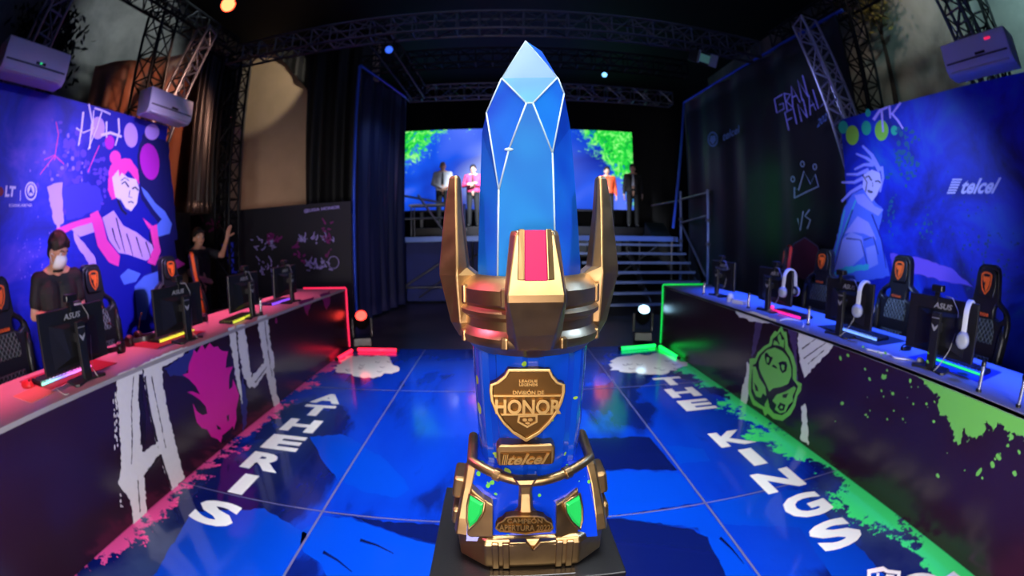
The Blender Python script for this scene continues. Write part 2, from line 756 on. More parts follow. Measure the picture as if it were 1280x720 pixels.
SH = [(635, 461.5), (688, 461.5), (692, 470), (699, 478), (707, 481), (707, 490), (704, 502), (698, 516), (688, 530), (675, 543), (658, 553),
      (641, 543), (628, 530), (619, 516), (613, 502), (611.5, 490), (612, 481), (620, 478), (630, 470)]
U, V = (1, 0, 0), (0, 0, 1)
mb = MB()
mb.prism(shp(SH, SY), (0, SY, 0), U, V, -.02)
for v in mb.v:
    pass
shield = mb.build('shield', DGOLD, trophy, bevel=.002)
cx_, cy_ = 659.3, 500
inn = [((a - cx_) * .9 + cx_, (b - cy_) * .9 + cy_) for a, b in SH]
mb = MB()
mb.prism(shp(SH, SY - .004), (0, SY - .004, 0), U, V, -.006, holes=[shp(inn, SY - .004)])
mb.build('rim', BGOLD, shield, bevel=.0012)
mb = MB()
o2 = SY - .0025
for a, b in ((614, 489.5), (707 - 2, 489.5)):
    pass
mb.prism(shp([(616, 494), (703, 493.5), (703, 495.5), (616, 496)], o2), (0, o2, 0), U, V, -.003)
mb.prism(shp([(624, 517.5), (694, 516.5), (693, 518.5), (625, 519.5)], o2), (0, o2, 0), U, V, -.003)
hx = [(648, 519.5), (672, 519), (672, 528), (659, 535), (646.5, 528)]
hin = [(650, 521.5), (669.5, 521), (669.5, 527), (659, 532), (649, 527)]
mb.prism(shp(hx, o2), (0, o2, 0), U, V, -.003, holes=[shp(hin, o2)])
for e in (ell(656, 525, 3, 2, 8), ell(663, 525, 3, 2, 8), ell(659.5, 529, 3, 1.6, 8)):
    mb.prism(shp(e, o2), (0, o2, 0), U, V, -.003)
mb.build('crest', BGOLD, shield)


def raised(txt, box, off, parent, material, weight=.02, depth=.003, name='lettering'):
    (x0, y0), (x1, y1) = box
    a, b, d_ = S(x0, y1, off), S(x1, y1, off), S(x0, y0, off)
    mb = MB()
    text_on(mb, txt, (a[0], off, a[1]), (b[0] - a[0], 0, b[1] - a[1]), (d_[0] - a[0], 0, d_[1] - a[1]), weight, depth=depth)
    return mb.build(name, material, parent)


raised('HONOR', ((619, 498), (701, 516.5)), o2, shield, BGOLD, .03, .008)
raised('LEAGUE', ((649, 474.5), (672, 478)), o2, shield, BGOLD, .02)
raised('LEGENDS', ((649, 479), (672, 482.5)), o2, shield, BGOLD, .02)
raised('DIVISIÓN DE', ((641, 487), (680, 493)), o2, shield, BGOLD, .02)

# name plate --------------------------------------------------------
PY_ = -.112
mb = MB()
p0, p1 = S(624, 581.5, PY_), S(691, 555, PY_)
xs, zs = (p0[0], p1[0]), (p0[1], p1[1])
W_ = xs[1] - xs[0]
H_ = zs[1] - zs[0]
mb.prism([(xs[0] - .002, zs[0]), (xs[1] + .002, zs[0]), (xs[1] + .004, zs[0] + H_ * .25), (xs[1] + .004, zs[1] - H_ * .2), (xs[1] - .001, zs[1]), (xs[0] + .001, zs[1]), (xs[0] - .004, zs[1] - H_ * .2), (xs[0] - .004, zs[0] + H_ * .25)],
         (0, PY_, 0), U, V, -.03)
plate_ = mb.build('name_plate', GOLD, trophy, bevel=.0025)
mb = MB()
mb.prism([(xs[0] + .002, zs[0] + .002), (xs[1] - .002, zs[0] + .002), (xs[1] - .002, zs[0] + H_ * .66), (xs[0] + .002, zs[0] + H_ * .66)], (0, PY_ - .001, 0), U, V, .003)
mb.build('plate_face', DGOLD, plate_)
mb = MB()
text_on(mb, 'telcel', (xs[0] + .012, PY_ - .0055, zs[0] + .004), (W_ * .74, 0, 0), (.004, 0, H_ * .5), .03, depth=.003, shear=.25)
for k_ in range(3):
    mb.prism([(xs[0] + .004 + k_ * .003, zs[0] + .004), (xs[0] + .0055 + k_ * .003, zs[0] + .004), (xs[0] + .0085 + k_ * .003, zs[0] + H_ * .6), (xs[0] + .007 + k_ * .003, zs[0] + H_ * .6)], (0, PY_ - .0042, 0), U, V, .0025)
mb.build('lettering', BGOLD, plate_)

# base --------------------------------------------------------------
# footprint octagon scaled per level : local front is -y
OCT = [(-.082, -.128), (.082, -.128), (.128, -.088), (.137, -.03), (.128, .075), (.08, .115), (-.08, .115), (-.128, .075), (-.137, -.03), (-.128, -.088)]
TINV = trophy.matrix_basis.inverted()


def B(px, py, off):
    return TINV @ at(px, py, y=TY + off)


def octo(k, z):
    return [Vector((x * k, y * k, z)) for x, y in OCT]


mb = MB()
mb.loft([octo(.95, 0), octo(1.0, .008), octo(1.0, .058), octo(.975, .068), octo(.91, .073), octo(.80, .070)])
skirt = mb.build('base_skirt', GOLD, trophy, bevel=.003, seg=3)
mb = MB()
for sx in (-1, 1):
    for x, w_ in ((.046, .012), (.064, .012)):
        mb.box((sx * x, -.1275, .034), (w_, .007, .062))
    mb.add([Vector((sx * a_, y_, z_)) for y_ in (-.1345, -.122) for a_, z_ in ((0, .046), (.0, .053), (.012, .0705), (.040, .0705), (.040, .063), (.016, .062))],
           [(0, 1, 2, 3, 4, 5), (11, 10, 9, 8, 7, 6)] + [(i, (i + 1) % 6, 6 + (i + 1) % 6, 6 + i) for i in range(6)])
mb.build_each('skirt_collar', GOLD, skirt, bevel=.0018)
# blue saddle body: front slope, low in the middle, high at the shoulders
NXs = 15
mb = MB()
rows = []
for k_ in range(7):
    t = k_ / 6
    row = []
    for i in range(NXs):
        u = -1 + 2 * i / (NXs - 1)
        top = .179 + .018 * abs(u) ** 1.6
        row.append(Vector((u * (.114 - .014 * t), -.116 + (.054 * u * u + .012 * (1 - u * u)) * t, .060 + (top - .060) * t)))
    rows.append(row)
rows += [[Vector((p.x * .95, .06, p.z)) for p in rows[-1]], [Vector((p.x, .10, .06)) for p in rows[0]]]
mb.v += [p for r in rows for p in r]
L_ = len(rows)
for i in range(L_ - 1):
    for j in range(NXs - 1):
        a = i * NXs + j
        mb.f.append((a, a + 1, a + NXs + 1, a + NXs))
mb.f.append(tuple(i * NXs for i in range(L_)))
mb.f.append(tuple(reversed([i * NXs + NXs - 1 for i in range(L_)])))
mb.f.append(tuple(j for j in reversed(range(NXs))) + tuple((L_ - 1) * NXs + j for j in range(NXs)))
mb.build('base_body', splat('blue_enamel_base', c(10, 60, 205), c(110, 200, 80), 60, 1.3), trophy, smooth=30)
mb = MB()
rp = [p + Vector((0, -.002, .001)) for p in rows[6]]
mb.path([Vector((rp[0].x * 1.03, .04, rp[0].z))] + rp + [Vector((rp[-1].x * 1.03, .04, rp[-1].z))], .0088, 8)
rim_ = mb.build('saddle_rim', GOLD, trophy, smooth=50)
mb = MB()
for u in (-.62, .62):
    i = int(round((u + 1) / 2 * (NXs - 1)))
    d_ = (rp[i + 1] - rp[i - 1]).normalized()
    mb.tube(rp[i] - d_ * .006, rp[i] + d_ * .006, .0115, 10)
mb.build_each('rim_collar', GOLD, rim_, bevel=.001)
mb = MB()
for sx in (-1, 1):
    q = lambda x, y, z: Vector((sx * x, y, z))
    lv = [(.124, -.098, .066, .013), (.120, -.094, .10, .0105), (.110, -.078, .155, .008), (.103, -.064, .188, .0095), (.099, -.058, .199, .007)]
    mb.loft([[q(x - w, y + w, z), q(x - w, y - w * .8, z), q(x + w * .6, y - w * .5, z), q(x + w, y + w, z)] for x, y, z, w in lv])
mb.build_each('corner_strut', GOLD, trophy, bevel=.002)
mb = MB()
for sx in (-1, 1):
    mb.box((sx * .124, -.035, .142), (.024, .06, .046), Matrix.Rotation(sx * -.16, 3, 'Y'))
    mb.box((sx * .131, -.05, .088), (.018, .06, .036), Matrix.Rotation(sx * -.1, 3, 'Y'))
mb.build_each('side_block', GOLD, trophy, bevel=.006, seg=3)
# centre strut
mb = MB()
secs = []
for px0, px1, py, off in ((641, 673, 647, -.124), (643, 671, 643, -.124), (647.5, 666.5, 638, -.119), (649, 665, 615, -.112), (648, 666, 607, -.112), (645, 669, 603, -.114), (641, 673, 598, -.112)):
    l_, r_ = B(px0, py, off), B(px1, py, off)
    l_.z = r_.z = (l_.z + r_.z) / 2
    secs.append([l_ + Vector((0, .014, 0)), l_, l_.lerp(r_, .15) + Vector((0, -.007, 0)), l_.lerp(r_, .85) + Vector((0, -.007, 0)), r_, r_ + Vector((0, .014, 0))])
mb.loft(secs)
mb.build('centre_strut', GOLD, trophy, bevel=.0015)
# gem housings and gems
for mir in (0, 1):
    def Q(px, py, off):
        return B(px if not mir else 1311.5 - px, py, off)
    A = [Q(583, 672, -.112), Q(616, 672, -.126), Q(616, 631, -.116), Q(605, 625, -.110), Q(589, 611, -.098)]
    Bk = [p + Vector((0, .035, 0)) for p in A]
    mb = MB()
    mb.add(A + Bk, [(0, 1, 3), (1, 2, 3), (0, 3, 4), (8, 6, 5), (8, 7, 6), (9, 8, 5)] + [(i, (i + 1) % 5, 5 + (i + 1) % 5, 5 + i) for i in range(5)])
    hs = mb.build('gem_housing', GOLD, trophy, bevel=.0025)
    nrm = (A[3] - A[0]).cross(A[4] - A[0]).normalized()
    if nrm.y > 0:
        nrm = -nrm
    EYE = TINV @ CAMPOS

    def onp(px, py, o):
        r = ray(px if not mir else 1311.5 - px, py)
        return EYE + r * ((A[0] - EYE).dot(nrm) / r.dot(nrm)) + nrm * o
    G_ = [(588.5, 618), (597, 623), (606, 628), (604, 640), (598, 650), (588, 659), (585.5, 648), (586, 632)]
    gs = lambda k: [((x - 594) * k + 594, (y - 637) * k + 637) for x, y in G_]
    mb = MB()
    mb.loft([[onp(x, y, -.004) for x, y in G_], [onp(x, y, .0035) for x, y in G_], [onp(x, y, .007) for x, y in gs(.75)]])
    mb.build('gem', GREEN, trophy, bevel=.0008)
    mb = MB()
    mb.path([onp(x, y, .003) for x, y in gs(1.08)], .0024, 6, closed=True)
    mb.build('gem_rim', GOLD, hs, smooth=True)
# inscription plaque
QY = -.137
mb = MB()
pq = lambda pts: [S(a, b, QY) for a, b in pts]
outl = [(622, 654), (628, 651), (632, 646.5), (640, 645), (672, 645), (680, 646.5), (684, 651), (690, 654), (692, 660), (688, 664.5), (672, 665.5), (657, 668), (640, 665.5), (624, 664.5), (619, 660)]
mb.prism(pq(outl), (0, QY, 0), U, V, -.016)
plq = mb.build('inscription_plaque', DGOLD, trophy, bevel=.001)
inn = [((a - 656) * .94 + 656, (b - 655.5) * .88 + 655.5) for a, b in outl]
mb = MB()
mb.prism(pq(outl), (0, QY - .0015, 0), U, V, -.002, holes=[pq(inn)])
mb.build('rim', BGOLD, plq)
raised('CAMPEÓN', ((634, 647), (678, 654)), QY - .0015, plq, BGOLD, .02, .0015)
raised('APERTURA 2022', ((624, 656), (688, 663)), QY - .0015, plq, BGOLD, .015, .0015)
mb = MB()
mb.box((0, -.134, -.002), (.15, .03, .005))
mb.build('foot_plate', mat('black_gloss', c(12, 12, 13), .25), trophy, bevel=.001)

# pedestal ----------------------------------------------------------
BLK = mat('black_laminate', c(13, 13, 14), .42, bump=.05, bscale=300)
ped = thing('pedestal', 'black square pedestal that carries the golden trophy', 'pedestal', (TX - .008, .755, 0))
mb = MB()
mb.box((0, 0, .41), (.335, .32, .82))
mb.build('plinth_box', BLK, ped, bevel=.004)
mb = MB()
mb.box((0, 0, .825), (.345, .33, .012))
mb.build('top_panel', BLK, ped, bevel=.002)
mb = MB()
mb.box((0, 0, .03), (.36, .345, .06))
mb.build('foot', BLK, ped, bevel=.004)
# ================================================================== the hall
XL, XR = -2.0, 2.107          # faces of the two counters
YE = 5.58                     # far end of the printed floor and of the counters
TZc = .79                     # counter height


def slab(name, cen, size, m, kind='structure'):
    mb = MB()
    mb.box(cen, size)
    o = mb.build(name, m)
    o['kind'] = kind
    return o


s = NT('concrete_floor', rough=.32)
CONC = s.base(s.ramp(s.noise(1.1, 7, rough=.65), [(.3, c(26, 25, 30)), (.7, c(62, 58, 64))]))
slab('floor', (0, 5.5, -.06), (13, 18, .06), CONC)
s = NT('tarp_wall', rough=.7, bump=.4, bscale=3)
WALLM = s.base(s.ramp(s.noise(1.3, 6, s.mapping((1, .6, .45)), rough=.6, dist=.6), [(.25, c(70, 68, 66)), (.55, c(140, 134, 126)), (.8, c(176, 168, 156))]))
slab('wall_left', (-5.75, 4.0, 2.9), (.1, 14, 6.0), WALLM)
slab('wall_right', (5.75, 4.0, 2.9), (.1, 14, 6.0), WALLM)
slab('end_wall', (-4.3, 8.8, 2.9), (3.6, .1, 6.0), mat('beige_wall', c(196, 170, 140), .8, noise=.18, nscale=2.5))
slab('wall_back', (0, 13.6, 2.9), (12, .1, 6.0), mat('black_backcloth', c(14, 14, 17), .8))
slab('wall_rear', (0, -3.2, 2.9), (12, .1, 6.0), mat('black_backcloth', c(14, 14, 17), .8))
slab('ceiling', (0, 5.2, 5.95), (12, 17, .1), mat('black_ceiling', c(11, 11, 14), .7))

# printed floor ----------------------------------------------------
GL = dict(rough=.13, coat=.35)
s = NT('printed_vinyl', **GL)
x, y, z = s.xyz()
n1 = s.noise(.85, 4, s.mapping((1.0, .5, 1), (0, 0, .9)), rough=.55, dist=.5)
n2 = s.noise(7, 6, s.mapping((1, .25, 1), (0, 0, -.6)), rough=.7)
blue = s.ramp(s.math('ADD', n1, s.math('MULTIPLY', s.math('SUBTRACT', n2, .5), .10)), [(.30, c(6, 14, 62)), (.46, c(8, 26, 104)), (.50, c(6, 54, 180)), (.60, c(5, 48, 170)), (.64, c(8, 28, 108))])
gaps = s.ramp(n2, [(.38, c(6, 14, 56)), (.5, (1, 1, 1, 1))])
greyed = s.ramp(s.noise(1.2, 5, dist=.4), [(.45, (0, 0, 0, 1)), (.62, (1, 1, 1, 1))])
# greyish strips beside the counters
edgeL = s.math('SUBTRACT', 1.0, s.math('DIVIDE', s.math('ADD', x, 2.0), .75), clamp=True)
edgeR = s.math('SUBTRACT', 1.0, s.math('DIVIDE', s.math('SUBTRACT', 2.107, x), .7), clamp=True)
edge_grey = s.math('MULTIPLY', s.math('ADD', edgeL, edgeR, clamp=True), greyed, clamp=True)
col = s.mix(edge_grey, blue, c(64, 82, 120))
# paint splatter bands along both edges
sp = s.math('ADD', s.math('MULTIPLY', s.noise(1.9, 3, s.mapping(loc=(3.1, 1.3, 0))), .62), s.math('MULTIPLY', s.noise(13, 5, rough=.7), .38))
spL = s.math('GREATER_THAN', s.math('SUBTRACT', sp, s.math('MULTIPLY', s.math('ADD', x, 2.0), .62)), .475)
spR = s.math('GREATER_THAN', s.math('SUBTRACT', sp, s.math('MULTIPLY', s.math('SUBTRACT', 2.107, x), .55)), .435)
col = s.mix(spL, col, c(255, 90, 165))
col = s.mix(spR, col, c(70, 250, 135))
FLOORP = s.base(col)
mb = MB()
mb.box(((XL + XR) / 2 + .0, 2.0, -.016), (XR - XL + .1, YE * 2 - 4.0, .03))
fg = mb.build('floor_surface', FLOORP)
fg['kind'] = 'structure'
WHT = mat('white_vinyl', c(240, 240, 242), **GL)
LBL = mat('bright_blue_vinyl', c(3, 60, 182), **GL)
DBL = mat('navy_vinyl', c(7, 18, 80), **GL)
ZG = .0
# big brush strokes in two blues
mb = MB()
px_poly(mb, rough([(388, 546), (430, 543), (478, 572), (504, 597), (511, 612), (498, 622), (462, 617), (425, 602), (404, 578)], 1, 5, 3), z=ZG)
px_poly(mb, rough([(404, 646), (440, 648), (500, 670), (552, 684), (536, 740), (420, 740), (402, 706), (376, 686), (378, 664)], 1.2, 6, 4), z=ZG)
px_poly(mb, rough([(738, 588), (850, 591), (878, 628), (756, 646), (748, 634)], 1, 6, 5), z=ZG)
px_poly(mb, rough([(758, 646), (880, 632), (906, 664), (952, 730), (900, 730), (872, 660), (806, 652)], 1, 6, 6), z=ZG)
px_poly(mb, rough([(884, 626), (1000, 612), (1080, 690), (1120, 735), (1050, 735), (1000, 660), (905, 655)], 1, 6, 7), z=ZG)
px_poly(mb, rough([(832, 556), (880, 562), (888, 576), (850, 580)], 1, 6, 9), z=ZG)
px_poly(mb, rough([(240, 640), (330, 636), (384, 668), (356, 720), (290, 740), (180, 740)], 1, 6, 10), z=ZG)
for v in mb.v:
    v.z = .0006
mb.build('brush_print', LBL, fg)
mb = MB()
px_poly(mb, rough([(758, 648), (800, 652), (866, 662), (884, 672), (916, 735), (774, 735)], 1, 6, 8), z=ZG)
px_poly(mb, rough([(726, 548), (812, 546), (846, 588), (738, 586)], 1, 6, 11), z=ZG)
px_poly(mb, rough([(408, 640), (480, 652), (548, 656), (550, 680), (500, 668), (440, 646)], 1, 6, 12), z=ZG)
for k_, q in enumerate([(450, 675, 492, 692), (404, 690, 440, 715), (900, 672, 930, 705)]):
    px_poly(mb, stroke([(q[0], q[1]), ((q[0] + q[2]) / 2, (q[1] + q[3]) / 2 - 2), (q[2], q[3])], 4, 1), z=ZG)
for v in mb.v:
    v.z = .0009
mb.build('shade_print', DBL, fg)
# tape seams
SEAM = mat('seam_tape', c(92, 90, 128), .3)
mb = MB()
for x_ in (-.968, 1.09):
    mb.box((x_, YE / 2 - .7, .0012), (.011, YE + 1.4, .0012))
for y_ in (-.15, 1.906, 3.962):
    mb.box(((XL + XR) / 2, y_, .0012), (XR - XL, .008, .0012))
mb.build('seam', SEAM, fg)
# team names on the floor
for word, xc, ys in (('ATHERIS', -1.57, (3.66, 3.36, 3.02, 2.69, 2.37, 2.05, 1.69)), ('THE', 1.66, (4.05, 3.70, 3.37)), ('KINGS', 1.64, (2.65, 2.33, 1.98, 1.655, 1.335))):
    mb = MB()
    for ch, yc in zip(word, ys):
        w_ = .11 if ch == 'I' else .30
        text_on(mb, ch, (xc - w_ / 2, yc - .125, .0022), (w_, 0, 0), (0, .25, 0), .045)
    o = mb.build('lettering', WHT, fg)
# white paint emblems at the far corners, one more by the near corner
rr = random.Random(5)
for k_, (cx0, cy0, rx, ry) in enumerate(((458, 458, 38, 13.5), (809, 455, 47, 12.5))):
    mb = MB()
    pts = []
    for i in range(46):
        t = 2 * PI * i / 46
        q = 1 + rr.uniform(-.08, .10) + .07 * math.sin(t * 5 + k_)
        pts.append((cx0 + rx * q * math.cos(t), cy0 + ry * q * math.sin(t)))
    px_poly(mb, pts, z=.0022)
    mb.build('paint_emblem_print', WHT, fg)
    mb = MB()
    for i in range(9):
        a, b = rr.uniform(-.7, .7), rr.uniform(-.5, .6)
        px_poly(mb, stroke([(cx0 + rx * a, cy0 + ry * b), (cx0 + rx * (a + .08), cy0 + ry * (b + .1)), (cx0 + rx * (a + .17), cy0 + ry * b)], 1.1, .5), z=.003)
    mb.build('emblem_line', mat('grey_vinyl', c(150, 150, 165), .2), fg)
mb = MB()
for e in ([(1084, 712), (1104, 708), (1110, 712), (1126, 714), (1124, 740), (1084, 740)], ell(1152, 730, 26, 14), [(1180, 722), (1192, 714), (1202, 722), (1215, 740), (1185, 740)]):
    cx0, cy0 = sum(p[0] for p in e) / len(e), sum(p[1] for p in e) / len(e)
    px_poly(mb, e, holes=[[((a - cx0) * .78 + cx0, (b - cy0) * .62 + cy0 + 1) for a, b in e]], z=.0022)
text_px(mb, 'LE', (1094, 735), (1118, 738), (1118, 719), (1096, 716), .02, z=.0022)
mb.build('outline_emblem', WHT, fg)

# light tubes lying on the floor at the counter ends -----------------
def tubes(name, label, cat, segs, m, group=None, r=.022):
    p = segs[0][0]
    t = thing(name, label, cat, (p[0], p[1], 0), group=group)
    for a, b in segs:
        mb = MB()
        mb.capsule(a, b, r)
        mb.build('glow_tube', m, t, smooth=True, world=True)
        mb = MB()
        d = (Vector(b) - Vector(a)).normalized() * .03
        for e, sgn in ((a, -1), (b, 1)):
            mb.tube(Vector(e) + d * sgn * .3, Vector(e) + d * sgn * 1.4, r * 1.1, 10)
            for_ = mb
        mb.build_each('end_cap', mat('black_plastic', c(14, 14, 15), .4), t, smooth=40, world=True)
    return t


REDL = mat('red_led', c(255, 40, 70), .4, emit=c(255, 34, 66), es=2.6)
GRNL = mat('green_led', c(40, 255, 110), .4, emit=c(20, 235, 90), es=2.0)
tubes('floor_light_tube', 'red glowing tube across the floor by the far end of the counter with pink emblem', 'light tube', [((-1.82, 5.42, .024), (-1.32, 5.42, .024))], REDL)
tubes('floor_light_tube', 'short red tube along the foot of the counter with pink emblem', 'light tube', [((-1.94, 4.95, .024), (-1.90, 5.36, .024))], REDL)
tubes('floor_light_tube', 'green glowing tube across the floor by the far end of the counter with bird emblem', 'light tube', [((1.50, 5.36, .024), (1.97, 5.44, .024))], GRNL)
tubes('floor_light_tube', 'short green tube along the foot of the counter with bird emblem', 'light tube', [((2.02, 5.36, .024), (2.05, 4.82, .024))], GRNL)

# ================================================================== the two counters
PANM = mat('dark_print_vinyl', c(40, 19, 32), .23, coat=0, spec=.6, noise=.35, nscale=1.6, bump=.10, bscale=2.2)
TOPM = mat('counter_laminate', c(150, 146, 150), .38, noise=.08, nscale=8)
GREYM = mat('grey_metal', c(120, 122, 128), .35, .9)


def counter(sgn, xf, label):
    t = thing('player_counter', label, 'counter', (xf, 2.5, 0))
    y0, y1 = -1.2, YE
    mb = MB()
    mb.box((xf + sgn * .012, (y0 + y1) / 2, TZc / 2 - .008), (.024, y1 - y0, TZc - .024))
    fp = mb.build('front_panel', PANM, t, world=True)
    mb = MB()
    mb.box((xf + sgn * .36, (y0 + y1) / 2, TZc - .0125), (.73, y1 - y0, .025))
    mb.build('worktop', TOPM, t, world=True, bevel=.003)
    mb = MB()
    mb.box((xf + sgn * .36, y1 - .012, TZc / 2 - .014), (.66, .024, TZc - .03))
    mb.build('end_panel', PANM, t, world=True)
    for yy in (y0 + .1, .9, 2.4, 3.9, y1 - .1):
        mb = MB()
        mb.box((xf + sgn * .66, yy, TZc / 2 - .013), (.045, .045, TZc - .026))
        mb.build('leg', GREYM, t, world=True, bevel=.004)
    mb = MB()
    mb.box((xf - sgn * .002, (y0 + y1) / 2, TZc - .012), (.006, y1 - y0, .020))
    mb.build('edge_trim', mat('pale_edge', c(190, 186, 190), .3, .6), t, world=True)
    m = REDL2 if sgn < 0 else GRNL2
    mb = MB()
    mb.tube((xf - sgn * .004, y1 - .006, .02), (xf - sgn * .004, y1 - .006, TZc), .0125, 8)
    mb.build('end_strip', m, t, smooth=True, world=True)
    mb = MB()
    mb.tube((xf, y1 - .006, TZc + .008), (xf + sgn * .62, y1 - .006, TZc + .008), .010, 8)
    mb.build('end_strip', m, t, smooth=True, world=True)
    return t, fp


REDL2 = mat('red_led_dim', c(255, 50, 90), .4, emit=c(255, 40, 86), es=1.1)
GRNL2 = mat('green_led_dim', c(30, 220, 90), .4, emit=c(14, 220, 80), es=.75)
cl_, fpl = counter(-1, XL, 'long dark counter with big white painted letters and a pink emblem on its front')
cr_, fpr = counter(1, XR, 'long dark counter with a green crowned bird emblem and green paint on its front')
WP = mat('white_paint', c(215, 214, 216), .35, noise=.06, nscale=30)
VP = mat('violet_paint', c(78, 64, 150), .4)
PKP = mat('magenta_paint', c(214, 24, 150), .35)
GNP = mat('leaf_green_paint', c(112, 190, 84), .35)
DKP = mat('panel_dark_paint', c(28, 16, 28), .3)


def printed(parent, name, m, polys, x, lift, holes=None, each=False):
    mb = MB()
    sg = 1 if x < 0 else -1
    for i, p in enumerate(polys):
        k = len(mb.v)
        px_poly(mb, p, x=x)
        for v in mb.v[k:]:
            v.x += sg * (lift + i * 4e-6)
    if each:
        return mb.build_each(name, m, parent, world=True)
    return mb.build(name, m, parent, world=True)


# counter on the side of the pink emblem
A1 = [(146, 468.5), (178, 455), (176, 480), (174, 512), (175, 545), (177, 560), (180, 598), (184, 640), (167, 655), (163, 625), (153, 612), (147, 605), (151, 590), (151, 560), (149, 530), (146, 500)]
A2 = [(178, 455), (206, 442), (238, 432), (226, 446), (203, 459), (203, 480), (211, 520), (221, 560), (231, 598), (214, 613), (206, 590), (197, 560), (190, 530), (183, 492)]
A3 = [(175, 568), (196, 553), (200, 567), (182, 590), (178, 596)]
H1 = [(285, 410.5), (293, 408), (297, 442), (300, 475), (303, 505), (298, 490), (292, 455)]
H2 = [(296, 407.5), (305, 404.5), (309, 432), (311, 455), (317, 480), (312, 486), (304, 470), (299, 440)]
H3 = [(311, 474), (338, 445), (337, 460), (318, 486), (313, 484)]
H4 = [(321, 397), (334, 392.5), (338, 430), (343, 450), (342, 462), (346, 490), (351, 515), (346, 518), (335, 480), (328, 440)]
printed(fpl, 'white_letter', WP, [rough(p, 1.1, 3, i) for i, p in enumerate((A1, A2, A3))], XL, .0010)
printed(fpl, 'white_letter', WP, [rough(p, 1.1, 3, 3 + i) for i, p in enumerate((H1, H2, H3, H4))], XL, .0010)
gaps = [stroke([(167, 470), (164, 505), (165, 545), (164, 580)], 1.2, .6), stroke([(176, 468), (175, 500), (179, 520), (178, 556)], 5, 6), stroke([(181, 470), (186, 510), (196, 552)], 2.5, 2.5),
        stroke([(200, 568), (207, 590), (214, 610)], 2.6, 2.2), stroke([(185, 588), (200, 572)], 3, 1.5), stroke([(172, 600), (175, 640)], 1.5, 1), stroke([(189, 470), (196, 505), (207, 560)], 1.0, .6),
        stroke([(331, 402), (335, 440), (340, 470)], 1.2, .5), stroke([(319, 478), (334, 458)], 1.8, 1)]
printed(fpl, 'brush_gap_print', DKP, [rough(p, .5, 3, i) for i, p in enumerate(gaps)], XL, .0018, each=True)
drag = [ell(144 + rr.uniform(-3, 3), rr.uniform(480, 560), .8, rr.uniform(1, 4), 6) for _ in range(22)] + [ell(153 + rr.uniform(-3, 2), rr.uniform(615, 640), .8, rr.uniform(1, 3), 6) for _ in range(6)]
printed(fpl, 'paint_fleck_print', WP, drag, XL, .0014)['kind'] = 'stuff'
printed(fpl, 'blue_haze_print', mat('indigo_paint', c(40, 44, 120), .4), [rough([(226, 447), (244, 432), (240, 452), (230, 470), (214, 470), (205, 462)], 1.5, 3, 4), rough([(303, 470), (309, 500), (308, 530), (304, 540), (301, 500)], .8, 3, 5)], XL, .0008, each=True)
PK = [(252.5, 430), (256, 437), (262, 428.5), (267, 434), (272, 433), (275, 437), (279, 439), (285, 439), (283, 449), (282, 460), (291, 458), (287, 468), (286, 477), (286, 487), (290, 484), (291, 474), (293, 478), (299, 494), (297, 503), (295, 512),
      (295.5, 524), (292, 537), (291, 532), (284, 541), (277, 548), (276, 553.5), (272, 549), (264, 546), (259, 537), (252, 535), (246, 528), (244, 520), (241, 504), (246, 514), (253, 519), (259, 517), (257, 508), (250, 500), (243, 495), (234, 490), (240, 489), (250, 493), (244, 482), (236, 474), (228, 468.5), (235, 466), (236, 455), (241, 443), (242, 437), (246, 441)]
printed(fpl, 'pink_emblem', PKP, [PK], XL, .0012)
printed(fpl, 'emblem_dark_print', DKP, [[(270, 531), (275, 534), (276, 537), (272, 537)], [(283, 520), (286, 518), (286, 525), (284, 527)], [(277, 545), (290, 534), (290, 541), (279, 550)]], XL, .002, each=True)  # small dark marks printed in the emblem
printed(fpl, 'drip_print', mat('dark_magenta_paint', c(120, 16, 84), .4), [rough(p, 1, 3, i) for i, p in enumerate([[(372, 378), (392, 371), (388, 382), (384, 394), (379, 383)], [(400, 368), (412, 364), (413, 378), (408, 388), (404, 376)], [(343, 398), (346, 397), (346, 404), (344, 404)]])], XL, .001, each=True)

# counter on the side of the green bird emblem
W1 = [(919, 388), (942, 389.5), (975, 401), (960, 404), (940, 402), (924, 396)]
W2 = [(998, 413), (1046, 428.5), (1024, 452), (1006, 472), (1001, 455), (997, 433)]
W3 = [(1001, 508), (1007, 505), (1009, 530), (1011, 556), (1000, 548), (1003, 528)]
W4 = [(925, 500), (932, 470), (934, 452), (938, 458), (934, 505)]
printed(fpr, 'brush_stroke_print', WP, [rough(p, 1.0, 3, 20 + i) for i, p in enumerate((W1, W2, W3, W4))], XR, .0010)
printed(fpr, 'brush_gap_print', DKP, [rough(p, .4, 3, i) for i, p in enumerate([stroke([(1005, 448), (1034, 427)], 1.6, .8), stroke([(1003, 436), (1022, 422)], 1.5, .6), stroke([(1010, 455), (1030, 438)], 1.0, .6)])], XR, .0016, each=True)
printed(fpr, 'streak_print', mat('violet_paint_b', c(70, 50, 96), .4), [rough(p, .8, 3, i) for i, p in enumerate([[(944, 402), (953, 405), (944, 440), (939, 450)], [(984, 408), (996, 412), (996, 450), (998, 500), (992, 440)]])], XR, .0008, each=True)


def emb(pts):   # 720 px crop of the emblem back to photo pixels
    return [(920 + a / 5.143, 400 + b / 5.143) for a, b in pts]


